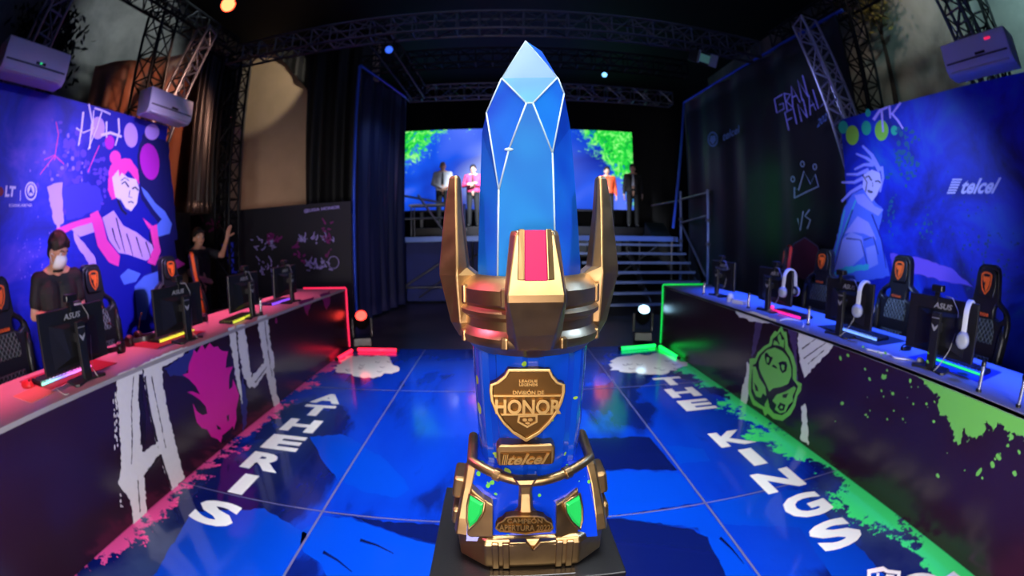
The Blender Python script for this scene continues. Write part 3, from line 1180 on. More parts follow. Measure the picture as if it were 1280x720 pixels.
OUT = emb([(293, 35), (305, 72), (325, 78), (335, 165), (370, 230), (388, 300), (390, 390), (424, 410), (418, 455), (395, 490), (382, 555), (350, 610), (300, 648), (240, 635), (205, 600), (185, 618), (172, 575), (110, 545), (80, 470), (78, 420), (85, 340), (88, 250), (125, 246), (140, 210), (180, 170), (214, 150), (222, 110), (250, 68), (266, 78)])
IN1 = emb([(268, 98), (287, 72), (300, 100), (314, 118), (316, 190), (348, 240), (366, 300), (366, 380), (400, 425), (385, 470), (365, 540), (330, 590), (295, 612), (245, 600), (215, 560), (204, 500), (190, 560), (165, 548), (120, 515), (98, 460), (98, 400), (108, 290), (128, 280), (150, 225), (190, 185), (230, 165), (238, 120)])
HEAD = emb([(150, 270), (165, 230), (200, 192), (250, 178), (300, 200), (335, 240), (356, 300), (358, 360), (335, 410), (290, 430), (240, 438), (215, 460), (195, 410), (165, 350), (150, 310)])
CRW = emb([(240, 160), (248, 128), (262, 142), (272, 100), (285, 88), (296, 130), (312, 125), (308, 180), (280, 165)])
WL = emb([(108, 300), (128, 300), (150, 370), (190, 430), (196, 490), (175, 470), (160, 500), (130, 490), (110, 440)])
WR = emb([(235, 520), (262, 480), (320, 460), (375, 425), (388, 440), (365, 490), (370, 520), (340, 545), (320, 590), (285, 600), (250, 575), (262, 545)])
DIA = emb([(200, 515), (216, 545), (196, 575), (184, 545)])
printed(fpr, 'bird_emblem', GNP, [OUT], XR, .0012)
printed(fpr, 'emblem_outline', DKP, [IN1], XR, .0018)
printed(fpr, 'bird_figure_print', GNP, [HEAD, CRW, WL, WR, DIA], XR, .0024)
fe = [emb([(186, 215), (200, 208), (218, 232), (240, 240), (228, 268), (215, 292), (196, 280), (188, 250)]), emb([(272, 275), (300, 265), (325, 268), (332, 290), (325, 330), (300, 342), (284, 318), (282, 292)]),
      emb([(230, 298), (242, 285), (262, 300), (268, 315), (248, 306)]), emb([(268, 108), (276, 140), (284, 150), (276, 158), (266, 136)]), emb([(118, 400), (140, 430), (146, 460), (128, 455)]), emb([(268, 560), (285, 530), (320, 545), (310, 580), (285, 585)]), emb([(300, 480), (340, 470), (325, 500), (302, 500)])]
printed(fpr, 'emblem_line_print', DKP, fe, XR, .003, each=True)
printed(fpr, 'bird_eye_print', GNP, [emb([(199, 236), (216, 244), (213, 270), (203, 278), (197, 256)]), emb([(294, 284), (314, 290), (312, 318), (302, 328), (294, 306)]), emb([(283, 565), (292, 548), (306, 555), (300, 572)])], XR, .0036, each=True)
SPL = [(1147, 469), (1180, 482), (1225, 500), (1270, 518), (1300, 534), (1300, 552), (1278, 545), (1262, 540), (1250, 528), (1242, 540), (1233, 524), (1228, 545), (1215, 548), (1205, 535), (1198, 557), (1192, 545), (1184, 520), (1172, 515), (1176, 498), (1163, 486)]
printed(fpr, 'green_splash', GNP, [rough(SPL, 2.6, 2.2, 31)], XR, .0012)
r3 = random.Random(8)
dots = []
for _ in range(75):
    q = r3.random()
    a, b = (r3.uniform(1165, 1280), r3.uniform(500, 600)) if q < .45 else (r3.uniform(1040, 1170), r3.uniform(432, 530))
    if q < .45 and b < 500 + (a - 1165) * .3:
        b += 30
    rd = r3.choice([.6, .9, 1.2, 1.8, 2.8]) if q < .45 else r3.choice([.5, .7, 1, 1.6])
    dots.append(rough(ell(a, b, rd, rd * r3.uniform(.9, 1.8), 8, -.4), .25 * rd, 3, int(a)))
dots += [rough(ell(1105, 471, 3.6, 3.2, 10), .8, 3, 1), rough(ell(1053, 504, 2.4, 2.4, 9), .3, 3, 1), rough(ell(1138, 476, 1.6, 3, 9), .3, 3, 2), rough(ell(1224, 590, 2.5, 6, 9, .5), .6, 3, 3)]
printed(fpr, 'droplet_print', GNP, dots, XR, .0014)['kind'] = 'stuff'

# ================================================================== backdrops
def backdrop(name, label, x, ya, yb, ztop, m):
    t = thing(name, label, 'backdrop', (x, (ya + yb) / 2, 0))
    sg = 1 if x > 0 else -1
    mb = MB()
    n = 24
    vs, fs = [], []
    mb.box((x + sg * .012, (ya + yb) / 2, ztop / 2 + .02), (.024, yb - ya, ztop - .04))
    pn = mb.build('printed_panel', m, t, world=True)
    mb = MB()
    for yy in (ya + .03, (ya + yb) / 2, yb - .03):
        mb.tube((x + sg * .05, yy, 0), (x + sg * .05, yy, ztop - .02), .02, 8)
    mb.tube((x + sg * .05, ya, ztop - .03), (x + sg * .05, yb, ztop - .03), .02, 8)
    mb.build_each('support_frame', GREYM, t, smooth=40, world=True)
    return t, pn


BXL, BXR = -3.75, 3.75
s = NT('backdrop_print_blue', rough=.5)
n1 = s.noise(1.5, 6, dist=.8, rough=.6)
x, y, z = s.xyz()
cl2 = s.ramp(n1, [(.32, c(6, 16, 150)), (.5, c(16, 34, 206)), (.66, c(96, 70, 225)), (.82, c(160, 110, 240))])
ymask = s.ramp(s.math('SUBTRACT', 1.0, s.math('MULTIPLY', s.math('ABSOLUTE', s.math('ADD', y, .35)), .9), clamp=True), [(.0, (0, 0, 0, 1)), (.45, (1, 1, 1, 1))])
BPL = s.base(s.mix(ymask, c(8, 18, 168), cl2))
s = NT('backdrop_print_right', rough=.5)
n1 = s.noise(1.3, 6, dist=.8, rough=.6)
x, y, z = s.xyz()
cl3 = s.ramp(n1, [(.35, c(4, 12, 110)), (.52, c(6, 36, 196)), (.70, c(20, 96, 190)), (.85, c(40, 170, 160))])
BPR = s.base(cl3)
bl_, bpl = backdrop('printed_backdrop', 'tall blue and violet printed backdrop with pink haired figure behind the masked man', BXL, .2, 3.93, 2.82, BPL)
br_, bpr = backdrop('printed_backdrop', 'tall dark blue printed backdrop with a hooded figure and a phone company logo', BXR, .2, 3.80, 2.81, BPR)


def bmat(name, col):
    return mat('print_' + name, col, .5)


LAV = bmat('lavender', c(206, 170, 255))
WLAV = bmat('pale', c(236, 226, 255))
PNK = bmat('pink', c(255, 70, 190))
MAG = bmat('magenta', c(196, 30, 200))
NAVY = bmat('navy', c(10, 12, 96))
SKY = bmat('sky', c(90, 130, 255))
INK = bmat('ink', c(14, 14, 70))


def pr(name, m, polys, lift, left=True):
    return printed(bpl if left else bpr, name, m, polys, BXL if left else BXR, lift)


# bokeh circles
pr('bokeh_print', LAV, [ell(163.5, 169, 8.5, 15.5, rot=-.1), ell(190, 165, 9, 10), ell(122, 160, 9, 14)], .001)
pr('bokeh_print', MAG, [ell(187, 202, 12, 23, rot=-.12), ell(137, 178, 6, 9)], .0014)
pr('navy_print', NAVY, [rough([(180, 165), (210, 178), (222, 300), (214, 300), (176, 250), (172, 190)], 1, 5, 2), [(186, 290), (216, 285), (222, 330), (190, 345)]], .0008)
# scribbled AH
pr('scribble_print', WLAV, [stroke(p, w, w * .7) for p, w in [([(104, 140), (102, 160), (98, 182)], 2.6), ([(111, 130), (115, 152), (112, 186)], 2.2), ([(95, 160), (104, 166), (118, 160)], 1.8), ([(117, 138), (116, 160), (111, 186)], 1.6),
    ([(133, 152), (133, 172)], 2.4), ([(148, 148), (149, 165), (144, 182)], 2.4), ([(126, 169), (138, 166), (152, 171)], 4), ([(127, 140), (121, 160), (110, 187)], 1.6), ([(118, 135), (130, 139), (138, 143)], 2.4)]], .0025)
pr('scribble_print', PNK, [stroke(p, 1.0) for p in ([(70, 152), (73, 168), (68, 200)], [(55, 200), (68, 194), (80, 205)], [(124, 182), (116, 200), (110, 215)], [(68, 195), (60, 205), (50, 218)])], .002)
# abstract figure: hair, head, jacket, raised arm
pr('hair_print', PNK, [ell(144, 197, 7, 9), rough([(136, 215), (139, 205), (150, 198), (162, 198), (172, 212), (174, 232), (170, 225), (160, 214), (152, 222), (147, 245), (140, 250), (135, 238)], .7, 3, 4)], .0016)
pr('face_print', WLAV, [[(146, 226), (152, 216), (160, 222), (170, 224), (174, 236), (171, 254), (164, 264), (157, 260), (150, 248)], [(140, 222), (148, 212), (150, 228), (150, 250), (144, 246)]], .0022)
pr('line_print', INK, [stroke([(152, 230), (156, 227), (161, 234)], 2), stroke([(165, 236), (169, 234), (173, 238)], 2), stroke([(162, 238), (161, 246), (165, 247)], .9), stroke([(160, 253), (164, 252), (167, 254)], 1.6), stroke([(151, 226), (156, 222), (161, 226)], 1.2), stroke([(147, 250), (152, 262), (158, 268)], 3)], .003)
pr('jacket_print', PNK, [[(112, 268), (122, 263), (128, 275), (134, 300), (150, 320), (148, 333), (136, 328), (122, 308), (118, 290)], [(187, 284), (196, 280), (198, 300), (201, 314), (194, 332), (184, 328), (192, 310)], [(70, 286), (90, 278), (114, 271), (116, 278), (95, 284), (78, 293)], [(204, 330), (222, 324), (232, 330), (218, 338)], [(178, 272), (190, 282), (196, 283), (186, 286)]], .002)
pr('shirt_print', LAV, [[(128, 272), (142, 263), (154, 282), (170, 290), (190, 306), (194, 320), (182, 326), (160, 318), (148, 316), (136, 300)], [(88, 286), (114, 276), (118, 290), (100, 296)]], .0018)
pr('line_print', INK, [stroke(p, 1.8, .8) for p in ([(145, 272), (152, 300), (156, 316)], [(158, 292), (163, 308), (166, 320)], [(170, 296), (175, 312), (178, 322)], [(182, 302), (186, 314), (188, 322)], [(140, 285), (144, 300), (150, 312)])], .0028)
pr('arm_print', SKY, [[(176, 233), (184, 240), (194, 254), (206, 264), (215, 280), (212, 292), (198, 296), (194, 284), (202, 274), (192, 262), (180, 244)]], .0018)
pr('curve_print', SKY, [[(168, 358), (180, 345), (200, 338), (220, 336), (224, 345), (205, 352), (190, 368), (182, 400), (172, 400)], [(150, 345), (160, 336), (176, 342), (170, 352), (155, 356)]], .0012)
pr('curve_print', LAV, [rough([(92, 290), (104, 302), (116, 318), (124, 340), (112, 332), (104, 318), (94, 305)], 1, 4, 7), rough([(60, 232), (78, 228), (80, 275), (72, 290), (64, 262)], 1.5, 4, 8)], .0009)
# sponsor marks
mb = MB()
text_px(mb, 'LT', (6, 246), (18, 246), (20, 233), (7, 232), .05, x=BXL)
px_poly(mb, ell(38.5, 239, 7.6, 11.8), holes=[ell(38.5, 239, 6.2, 9.6)], x=BXL)
px_poly(mb, ell(38.5, 238, 4.6, 7.2), holes=[[(38.5, 233), (40, 238), (42, 243), (39.2, 241), (37.8, 241), (35, 243), (37, 238)]], x=BXL)
px_poly(mb, stroke([(25.5, 238), (25.3, 251)], .8), x=BXL)
text_px(mb, 'REGIONAL PARTNER', (11, 258.5), (40, 258.5), (40, 255), (11, 255), .01, x=BXL)
for v in mb.v:
    v.x += .002
mb.build('sponsor_print', WLAV, bpl, world=True)
pr('red_mark_print', bmat('red', c(150, 10, 40)), [ell(.5, 239.5, 4, 6)], .002)

# the other backdrop: bokeh, TK scribble, hooded figure, logo
L = False
pr('bokeh_print', bmat('lime', c(150, 215, 60)), [ell(1065.5, 169, 8.2, 12.5), ell(1102, 163, 8.5, 13)], .0012, L)
pr('bokeh_print', bmat('sea_green', c(40, 190, 140)), [ell(1054, 159, 6, 8), ell(1083, 160, 6, 9), ell(1118, 163, 4.5, 6), ell(1085, 141, 3.5, 5)], .001, L)
pr('scribble_print', LAV, [stroke(p, w, w * .7) for p, w in [([(1092, 150), (1100, 138), (1110, 134)], 4), ([(1102, 136), (1103, 150), (1104, 165)], 3), ([(1112, 132), (1113, 148)], 3), ([(1126, 128), (1115, 143)], 3), ([(1114, 141), (1122, 150), (1129, 161)], 3)]], .0025, L)
r5 = random.Random(21)


def specks(cx0, cy0, sx, sy, n, lo, hi):
    return [rough(ell(r5.gauss(cx0, sx), r5.gauss(cy0, sy), r5.uniform(lo, hi), r5.uniform(lo, hi) * 1.2, 8), .35, 3, k_) for k_ in range(n)]


for nm, col_, q in (('teal_spray', c(14, 92, 130), [(1132, 192, 9, 18, 60, .8, 3.2), (1112, 270, 4, 10, 22, .6, 2.2), (1158, 285, 6, 10, 24, .5, 1.8)]), ('dim_teal_spray', c(12, 60, 120), [(1240, 330, 22, 22, 60, .5, 2.4), (1200, 270, 26, 30, 40, .5, 1.5)])):
    L_s = [e for z_ in q for e in specks(*z_)]
    L_s = [e for e in L_s if all(1058 < p[0] < 1278 for p in e)]
    pr('spray_print', bmat(nm, col_), L_s, .0009 if nm == 'teal_spray' else .0007, L)['kind'] = 'stuff'
pr('spray_print', bmat('violet_smudge', c(92, 62, 214)), specks(85, 200, 18, 22, 46, 1.2, 4.5) + specks(125, 210, 8, 20, 22, 1, 3.4), .0006)['kind'] = 'stuff'
pr('spray_print', bmat('pale_smudge', c(150, 120, 240)), specks(82, 205, 16, 18, 16, .8, 2.6) + specks(45, 320, 16, 24, 40, .3, 1.0), .0007)['kind'] = 'stuff'
pr('haze_print', bmat('lilac_haze', c(58, 54, 215)), [rough([(78, 232), (112, 228), (128, 240), (126, 262), (100, 272), (82, 276), (76, 258)], 2, 4, 5)], .0005)
CY = bmat('cyan', c(60, 190, 220))
PER = bmat('periwinkle', c(150, 150, 255))
DBP = bmat('deep_blue', c(20, 30, 140))
pr('cloak_print', bmat('cloak_blue', c(80, 110, 240)), [rough([(1066, 242), (1080, 236), (1092, 250), (1104, 262), (1098, 290), (1106, 318), (1112, 345), (1080, 352), (1034, 348), (1040, 318), (1048, 290), (1054, 262)], .8, 4, 3)], .0012, L)
pr('hair_print', PER, [stroke(p, w, w * .5) for p, w in [([(1100, 214), (1090, 194), (1078, 182)], 6), ([(1098, 208), (1084, 198), (1070, 192)], 5), ([(1092, 206), (1080, 206), (1068, 212)], 5), ([(1086, 212), (1072, 218), (1058, 218)], 5), ([(1080, 222), (1068, 228), (1052, 228)], 5), ([(1078, 232), (1064, 240), (1052, 252)], 5), ([(1102, 208), (1104, 222), (1100, 240)], 4)]], .0018, L)
pr('face_print', bmat('lilac', c(200, 190, 255)), [[(1080, 218), (1090, 212), (1100, 216), (1102, 230), (1096, 244), (1090, 252), (1084, 244), (1078, 234)]], .0024, L)
pr('line_print', INK, [stroke([(1082, 222), (1086, 220), (1090, 226)], 1.8), stroke([(1094, 227), (1098, 226), (1101, 229)], 1.8), stroke([(1085, 238), (1088, 240), (1091, 240)], 2.6), stroke([(1078, 218), (1084, 228), (1082, 240)], 1.2), stroke([(1091, 228), (1091, 234)], .8)], .003, L)
pr('collar_print', PER, [[(1068, 244), (1080, 242), (1094, 258), (1104, 262), (1098, 270), (1084, 262), (1072, 254)], [(1056, 292), (1072, 270), (1086, 278), (1096, 300), (1080, 292), (1066, 290)]], .0022, L)
pr('sleeve_print', bmat('soft_lilac', c(140, 150, 250)), [[(1052, 300), (1064, 290), (1078, 296), (1080, 320), (1066, 332), (1042, 338)], [(1082, 310), (1094, 306), (1098, 330), (1086, 336)]], .0018, L)
pr('line_print', DBP, [stroke(p, 1.8, .8) for p in ([(1066, 262), (1052, 300), (1042, 340)], [(1090, 268), (1102, 300), (1108, 335)], [(1058, 298), (1076, 300), (1084, 330)], [(1080, 300), (1092, 296), (1098, 318)])], .0028, L)
pr('glow_line_print', CY, [stroke(p, 1.6, 1) for p in ([(1056, 262), (1048, 300), (1038, 342)], [(1070, 250), (1058, 280), (1052, 300)])] + [rough([(1040, 340), (1056, 334), (1086, 330), (1086, 336), (1060, 342), (1040, 346)], 1.2, 3, 5)], .0026, L)
pr('curve_print', bmat('violet_haze', c(110, 80, 220)), [rough([(1112, 316), (1150, 322), (1190, 336), (1216, 358), (1180, 352), (1140, 340), (1116, 336)], 1, 5, 6)], .0009, L)
mb = MB()
text_px(mb, 'telcel', (1200, 242.5), (1244, 242), (1252, 222), (1205, 223.5), .03, .18, x=BXR)
for k_ in range(6):
    yy = 223.5 + k_ * 3.3
    px_poly(mb, [(1191 - k_ * 1.3, yy), (1203 - k_ * 1.6, yy), (1202 - k_ * 1.6, yy + 2.0), (1190 - k_ * 1.3, yy + 2.0)], x=BXR)
for v in mb.v:
    v.x -= .002
mb.build('sponsor_print', bmat('logo_lilac', c(215, 205, 255)), bpr, world=True)

# ================================================================== drapes
def drape(name, label, p0, p1, z0, z1, m, amp=.06, waves=9, swag=None, seed=1, cat='drape', group=None, nx=80, nz=14):
    """hanging cloth between two floor points with real folds; swag(u,v)->extra offset"""
    r = random.Random(seed)
    p0, p1 = Vector((p0[0], p0[1], 0)), Vector((p1[0], p1[1], 0))
    d = p1 - p0
    nrm = Vector((-d.y, d.x, 0)).normalized()
    ph = [r.uniform(0, 6.28) for _ in range(4)]
    mb = MB()
    base_ = (p0 + p1) / 2
    for side in (0, 1):
        for i in range(nx + 1):
            u = i / nx
            for j in range(nz + 1):
                v = j / nz
                zt = z1(u) if callable(z1) else z1
                zb = z0(u) if callable(z0) else z0
                w_ = amp * (math.sin(u * waves * 2 * PI + ph[0] + .5 * math.sin(v * 2 + ph[3])) + .45 * math.sin(u * waves * 3.7 * PI + ph[1] + v) + .3 * math.sin(u * 5 + v * 4 + ph[2]))
                e = swag(u, v) if swag else 0
                mb.v.append(p0 + d * u + nrm * (w_ + e + side * .006) + Vector((0, 0, zb + (zt - zb) * v)))
    st = (nx + 1) * (nz + 1)
    for i in range(nx):
        for j in range(nz):
            a = i * (nz + 1) + j
            mb.f.append((a, a + nz + 1, a + nz + 2, a + 1))
            mb.f.append((st + a, st + a + 1, st + a + nz + 2, st + a + nz + 1))
    for i in range(nx):
        a, b = i * (nz + 1), (i + 1) * (nz + 1)
        mb.f.append((a, b, st + b, st + a))
        mb.f.append((a + nz, st + a + nz, st + b + nz, b + nz))
    for j in range(nz):
        mb.f.append((j, st + j, st + j + 1, j + 1))
        a = nx * (nz + 1) + j
        mb.f.append((a, a + 1, st + a + 1, st + a))
    mb.v = [v - base_ for v in mb.v]
    o = mb.build(name, m, smooth=True, recalc=False)
    o.matrix_basis = Matrix.Translation(base_)
    tag(o, label, cat, group)
    return o, o


BROWN = mat('brown_tarp', c(150, 92, 62), .55, noise=.25, nscale=3)
SHEEN = mat('black_sheet', c(34, 30, 30), .32, noise=.2, nscale=4)
BCLOTH = mat('black_cloth', c(16, 16, 20), .6)
drape('tarp_curtain', 'brown tarp curtain hanging behind a black lattice tower above the backdrop corner', (-5.15, 3.55), (-4.95, 6.25), 2.02, lambda u: 3.9 + .95 * u, BROWN, .045, 4, lambda u, v: .3 * (1 - v) ** 2 * u)
drape('pleated_curtain', 'black pleated curtain with shiny folds beside the lattice tower', (-4.62, 5.5), (-4.62, 6.7), 1.95, 4.7, SHEEN, .05, 9, seed=3)
drape('swag_curtain', 'black cloth swag gathered across the top of the beige wall', (-5.55, 8.55), (-2.6, 8.55), lambda u: 5.72 - max(0, (u - .2)) * 3.4 if u < .52 else 4.63 - (u - .52) * 60 if u < .565 else 1.93, lambda u: 5.8, BCLOTH, .05, 6, seed=4, nx=140)
drape('wing_curtain', 'dark blue wing curtain with a green paint print beside the big screen', (-2.44, 7.35), (-2.05, 9.45), .03, 4.45, mat('navy_cloth', c(14, 20, 60), .6), .05, 5, seed=6)
s = NT('wing_print_cloth', rough=.6)
x, y, z = s.xyz()
GCL = s.base(s.mix(s.ramp(s.noise(.9, 3, dist=.5), [(.5, (0, 0, 0, 1)), (.72, (1, 1, 1, 1))]), c(14, 15, 20), c(16, 44, 30)))
wd, wcl = drape('wing_curtain', 'large black wing curtain with painted crown and white slogan above the counter with bird emblem', (4.34, 4.0), (4.14, 9.2), .03, 4.45, GCL, .035, 4, seed=8, nx=100)


# writing on the wing curtain: follows its plane, just in front of the cloth
def on_drape(px, py, off=.10):
    A, B = Vector((4.34, 4.0, 0)), Vector((4.14, 9.2, 0))
    d = (B - A).normalized()
    n = Vector((-d.y, d.x, 0))          # towards the aisle
    if n.x > 0:
        n = -n
    r = ray(px, py)
    o = A + n * off
    t = (o - CAMPOS).dot(n) / r.dot(n)
    return CAMPOS + r * t


def dr_poly(mb, poly, holes=()):
    loops, pts = [], []
    for lp in [poly] + list(holes):
        loops.append(list(range(len(pts), len(pts) + len(lp))))
        pts += [tuple(map(float, p)) for p in lp]
    t, P = tri(pts, loops)
    mb.add([on_drape(a, b) for a, b in P], t)


def dr_text(mb, txt, bl, br, tr, tl, off=0.0):
    vs, fs = text_mesh(txt, off)
    bl, br, tr, tl = map(Vector, (bl, br, tr, tl))
    out = []
    for a, b, _ in vs:
        p = (bl * (1 - a) + br * a) * (1 - b) + (tl * (1 - a) + tr * a) * b
        out.append(on_drape(p.x, p.y))
    mb.add(out, fs)


mb = MB()
SL = lambda *p: dr_poly(mb, stroke(list(p), 1.7, 1.4))
# GRAN
SL((978, 118), (968, 124), (971, 141), (980, 136), (979, 129), (974, 131))
SL((984, 138), (980, 116)); SL((980, 117), (988, 118), (983, 127), (991, 134))
SL((991, 133), (989, 107), (1000, 128)); SL((990, 122), (996, 119))
SL((1003, 126), (997, 100), (1010, 121)); SL((1010, 121), (1003, 94))
# FINAL
SL((986, 163), (981, 141), (990, 136)); SL((983, 151), (990, 147))
SL((996, 155), (991, 133)); SL((1002, 152), (997, 130), (1009, 147)); SL((1009, 147), (1004, 124))
SL((1013, 144), (1011, 118), (1020, 138)); SL((1012, 133), (1018, 130)); SL((1016, 112), (1023, 136), (1031, 128))
mb.build('slogan_print', mat('print_slogan', c(150, 150, 235), .5), wcl, world=True)
mb = MB()
dr_text(mb, '2021', (1021, 160), (1036, 148), (1037, 138), (1023, 149), .01)
mb.build('date_print', mat('print_dim_blue', c(96, 130, 200), .5), wcl, world=True)
mb = MB()
dr_text(mb, 'telcel', (903, 177), (924, 166), (924, 156), (904, 166), .02)
dr_poly(mb, ell(891, 174, 6.5, 9.5), holes=[ell(891, 174, 5, 7.5)])
dr_poly(mb, [(888, 170), (894, 169), (895, 175), (891, 181), (887, 176)])
mb.build('sponsor_print', mat('print_dim_blue', c(96, 130, 200), .5), wcl, world=True)
mb = MB()
SL((993, 248), (993, 234), (998, 238), (1005, 214), (1013, 230), (1019, 218), (1023, 233), (1008, 240), (994, 247))
for q in ((991, 224), (1003, 205), (1018.5, 208.5)):
    dr_poly(mb, ell(q[0], q[1], 2.8, 4), holes=[ell(q[0], q[1], 1.6, 2.6)])
SL((997, 273), (1000, 289), (1004, 264)); SL((1012, 262), (1006, 270), (1013, 275), (1009, 286))
mb.build('crown_print', mat('print_crown', c(140, 165, 200), .5), wcl, world=True)
mb = MB()
dr_poly(mb, [(1006, 297), (1022, 308), (1026, 322), (1018, 345), (1004, 350), (992, 342), (988, 320), (992, 305)])
mb.build('shield_print', mat('print_maroon', c(84, 14, 44), .6), wcl, world=True)
mb = MB()
SL((988, 318), (992, 305), (1006, 297), (1022, 308), (1026, 322))
mb.build('shield_edge_print', mat('print_grey_blue', c(80, 90, 130), .6), wcl, world=True)


# pipes that carry the drapes, blue light put into their colour ----------------------------------
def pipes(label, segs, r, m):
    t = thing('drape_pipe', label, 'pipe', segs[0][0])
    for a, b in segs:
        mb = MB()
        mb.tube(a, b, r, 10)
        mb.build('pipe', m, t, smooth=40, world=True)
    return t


BPIPE = mat('blue_lit_pipe', c(60, 100, 220), .3, .5)
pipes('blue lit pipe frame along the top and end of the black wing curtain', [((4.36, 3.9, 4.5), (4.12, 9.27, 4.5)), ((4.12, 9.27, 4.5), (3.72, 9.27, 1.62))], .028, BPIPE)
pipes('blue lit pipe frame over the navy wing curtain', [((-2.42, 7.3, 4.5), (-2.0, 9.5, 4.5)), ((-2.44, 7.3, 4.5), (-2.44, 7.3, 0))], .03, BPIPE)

# graffiti hoarding at the back
hb = thing('graffiti_hoarding', 'low black hoarding with white and violet scribbles at the back behind the waving person', 'hoarding', (-4.0, 6.8, 0))
mb = MB()
mb.box((-4.0, 6.82, 1.01), (3.35, .03, 2.02))
hp = mb.build('board', BCLOTH, hb, world=True)
mb = MB()
for xx in (-5.55, -4.0, -2.45):
    mb.box((xx, 6.88, 1.0), (.05, .08, 2.0))
mb.build_each('post', GREYM, hb, world=True)
mbw, mbv, mbb = MB(), MB(), MB()
r4 = random.Random(12)


def scr(mb, cx0, cy0, w, h, n, sw):
    for _ in range(n):
        a = (cx0 + r4.uniform(-w, w), cy0 + r4.uniform(-h, h))
        d_ = (r4.uniform(-5, 6), r4.uniform(-9, 3))
        px_poly(mb, stroke([a, (a[0] + d_[0] * .6 + 1, a[1] + d_[1] * .5), (a[0] + d_[0], a[1] + d_[1])], sw, sw * .5), y=6.8)


scr(mbw, 396, 299, 22, 4, 26, 1.8); scr(mbw, 395, 332, 20, 7, 30, 1.8); scr(mbw, 330, 306, 14, 9, 18, 1.5); scr(mbw, 333, 335, 10, 10, 18, 1.5)
px_poly(mbw, ell(417, 328, 7, 8), holes=[ell(417, 328, 6.2, 7.2)], y=6.8)
text_px(mbw, '@LIGA HONOR', (380, 266.5), (425, 261.5), (425, 256.5), (380, 261.5), .03, y=6.8)
scr(mbv, 340, 300, 8, 8, 14, 3); scr(mbv, 408, 300, 6, 22, 16, 2.5); scr(mbv, 260, 283, 14, 7, 14, 2.5); scr(mbv, 372, 320, 8, 14, 10, 3)
for q in ([(284, 303), (286, 325), (290, 342)], [(290, 303), (291, 330), (291, 340), (298, 340)], [(278, 305), (282, 322)]):
    px_poly(mbb, stroke(q, 3.2), y=6.8)
for b_, n_, m_ in ((mbw, 'white_scribble', mat('print_white_dim', c(150, 140, 190), .5)), (mbv, 'violet_scribble', mat('print_violet_dim', c(110, 20, 90), .5)), (mbb, 'blue_scribble', mat('print_blue', c(60, 80, 230), .5))):
    for v in b_.v:
        v.y -= .004
    b_.build(n_, m_, hp, world=True)['kind'] = 'stuff'
mbb = MB()
px_poly(mbb, [(236, 307), (249, 306), (249, 311), (243, 312), (242, 326), (238, 326), (239, 312), (236, 312)], y=6.8)
for v in mbb.v:
    v.y -= .003
mbb.build('mint_scribble', mat('print_mint', c(120, 190, 190), .5), hp, world=True)

# ================================================================== trusses
ALU = mat('truss_metal', c(104, 108, 118), .38, .85)
BTR = mat('black_truss_metal', c(18, 18, 22), .45, .5)


def truss(label, p, q, size=.29, m=ALU, bays=None, r=.022, group='ceiling trusses', cap=True):
    p, q = Vector(p), Vector(q)
    t = thing('lattice_truss', label, 'truss', p, group=group)
    d = q - p
    Lg = d.length
    d.normalize()
    a = (Vector((0, 0, 1)) if abs(d.z) < .8 else Vector((1, 0, 0)))
    a = (a - d * a.dot(d)).normalized()
    b = d.cross(a)
    h = size / 2
    cor = [a * sa * h + b * sb * h for sa, sb in ((1, 1), (1, -1), (-1, -1), (-1, 1))]
    for cc in cor:
        mb = MB()
        mb.tube(p + cc, q + cc, r, 8)
        mb.build('chord', m, t, smooth=40, world=True)
    n = bays or max(2, int(Lg / (size * 1.05)))
    for f in range(4):
        c0, c1 = cor[f], cor[(f + 1) % 4]
        mb = MB()
        for i in range(n):
            s0, s1 = p + d * Lg * i / n, p + d * Lg * (i + 1) / n
            if i % 2:
                mb.tube(s0 + c0, s1 + c1, r * .55, 6)
            else:
                mb.tube(s0 + c1, s1 + c0, r * .55, 6)
            mb.tube(s0 + c0, s0 + c1, r * .55, 6)
        mb.tube(q + c0, q + c1, r * .6, 6)
        mb.build('lattice', m, t, smooth=40, world=True)
    return t


truss('dark lattice truss spanning the whole hall above the trophy, wall to wall', (-4.35, 5.97, 4.5), (4.1, 5.97, 4.5))
truss('lattice truss above the front edge of the stage', (-2.0, 9.55, 4.62), (3.9, 9.55, 4.62))
truss('dim lattice truss high over the stage, between the two other cross trusses', (-2.6, 7.9, 4.75), (3.6, 7.9, 4.75), m=BTR)
truss('ceiling truss running lengthwise over the navy wing curtain', (-1.85, 6.1, 4.6), (-1.75, 9.4, 4.6), m=BTR)
truss('dark lengthwise truss on top of the brown tarp side', (-4.3, 1.5, 4.62), (-4.3, 5.8, 4.62), m=BTR)
truss('dark lengthwise truss above the side with the bird emblem', (4.55, 1.5, 4.72), (4.5, 5.8, 4.72), m=BTR)
tw = 'lattice towers standing along the walls'
truss('black lattice tower standing beside the beige wall', (-4.3, 6.15, 0), (-4.3, 6.15, 4.6), m=BTR, group=tw)
truss('black lattice tower standing in front of the brown tarp', (-4.35, 4.02, 0), (-4.35, 4.02, 4.6), .32, m=BTR, group=tw)
truss('black lattice tower standing behind the white lattice brace', (4.5, 3.92, 0), (4.5, 3.92, 4.7), m=BTR, group=tw)
truss('black lattice tower behind the air conditioner with the red logo', (4.62, 1.8, 0), (4.62, 1.8, 4.6), .3, m=BTR, group=tw)
br = 'leaning lattice braces behind the backdrops'
truss('leaning lattice brace lit pink above the air conditioner by the brown tarp', (-4.0, 2.9, .0), (-4.0, 4.71, 4.41), .22, group=br)
truss('leaning lattice brace lit pink above the air conditioner over the blue end of the backdrop', (-4.0, 1.26, .0), (-4.0, 2.02, 4.4), .24, group=br)
truss('white leaning lattice brace beside the slogan drape', (4.07, 3.11, .0), (4.07, 4.50, 4.43), .26, m=mat('white_truss', c(170, 172, 190), .4, .4), group=br)
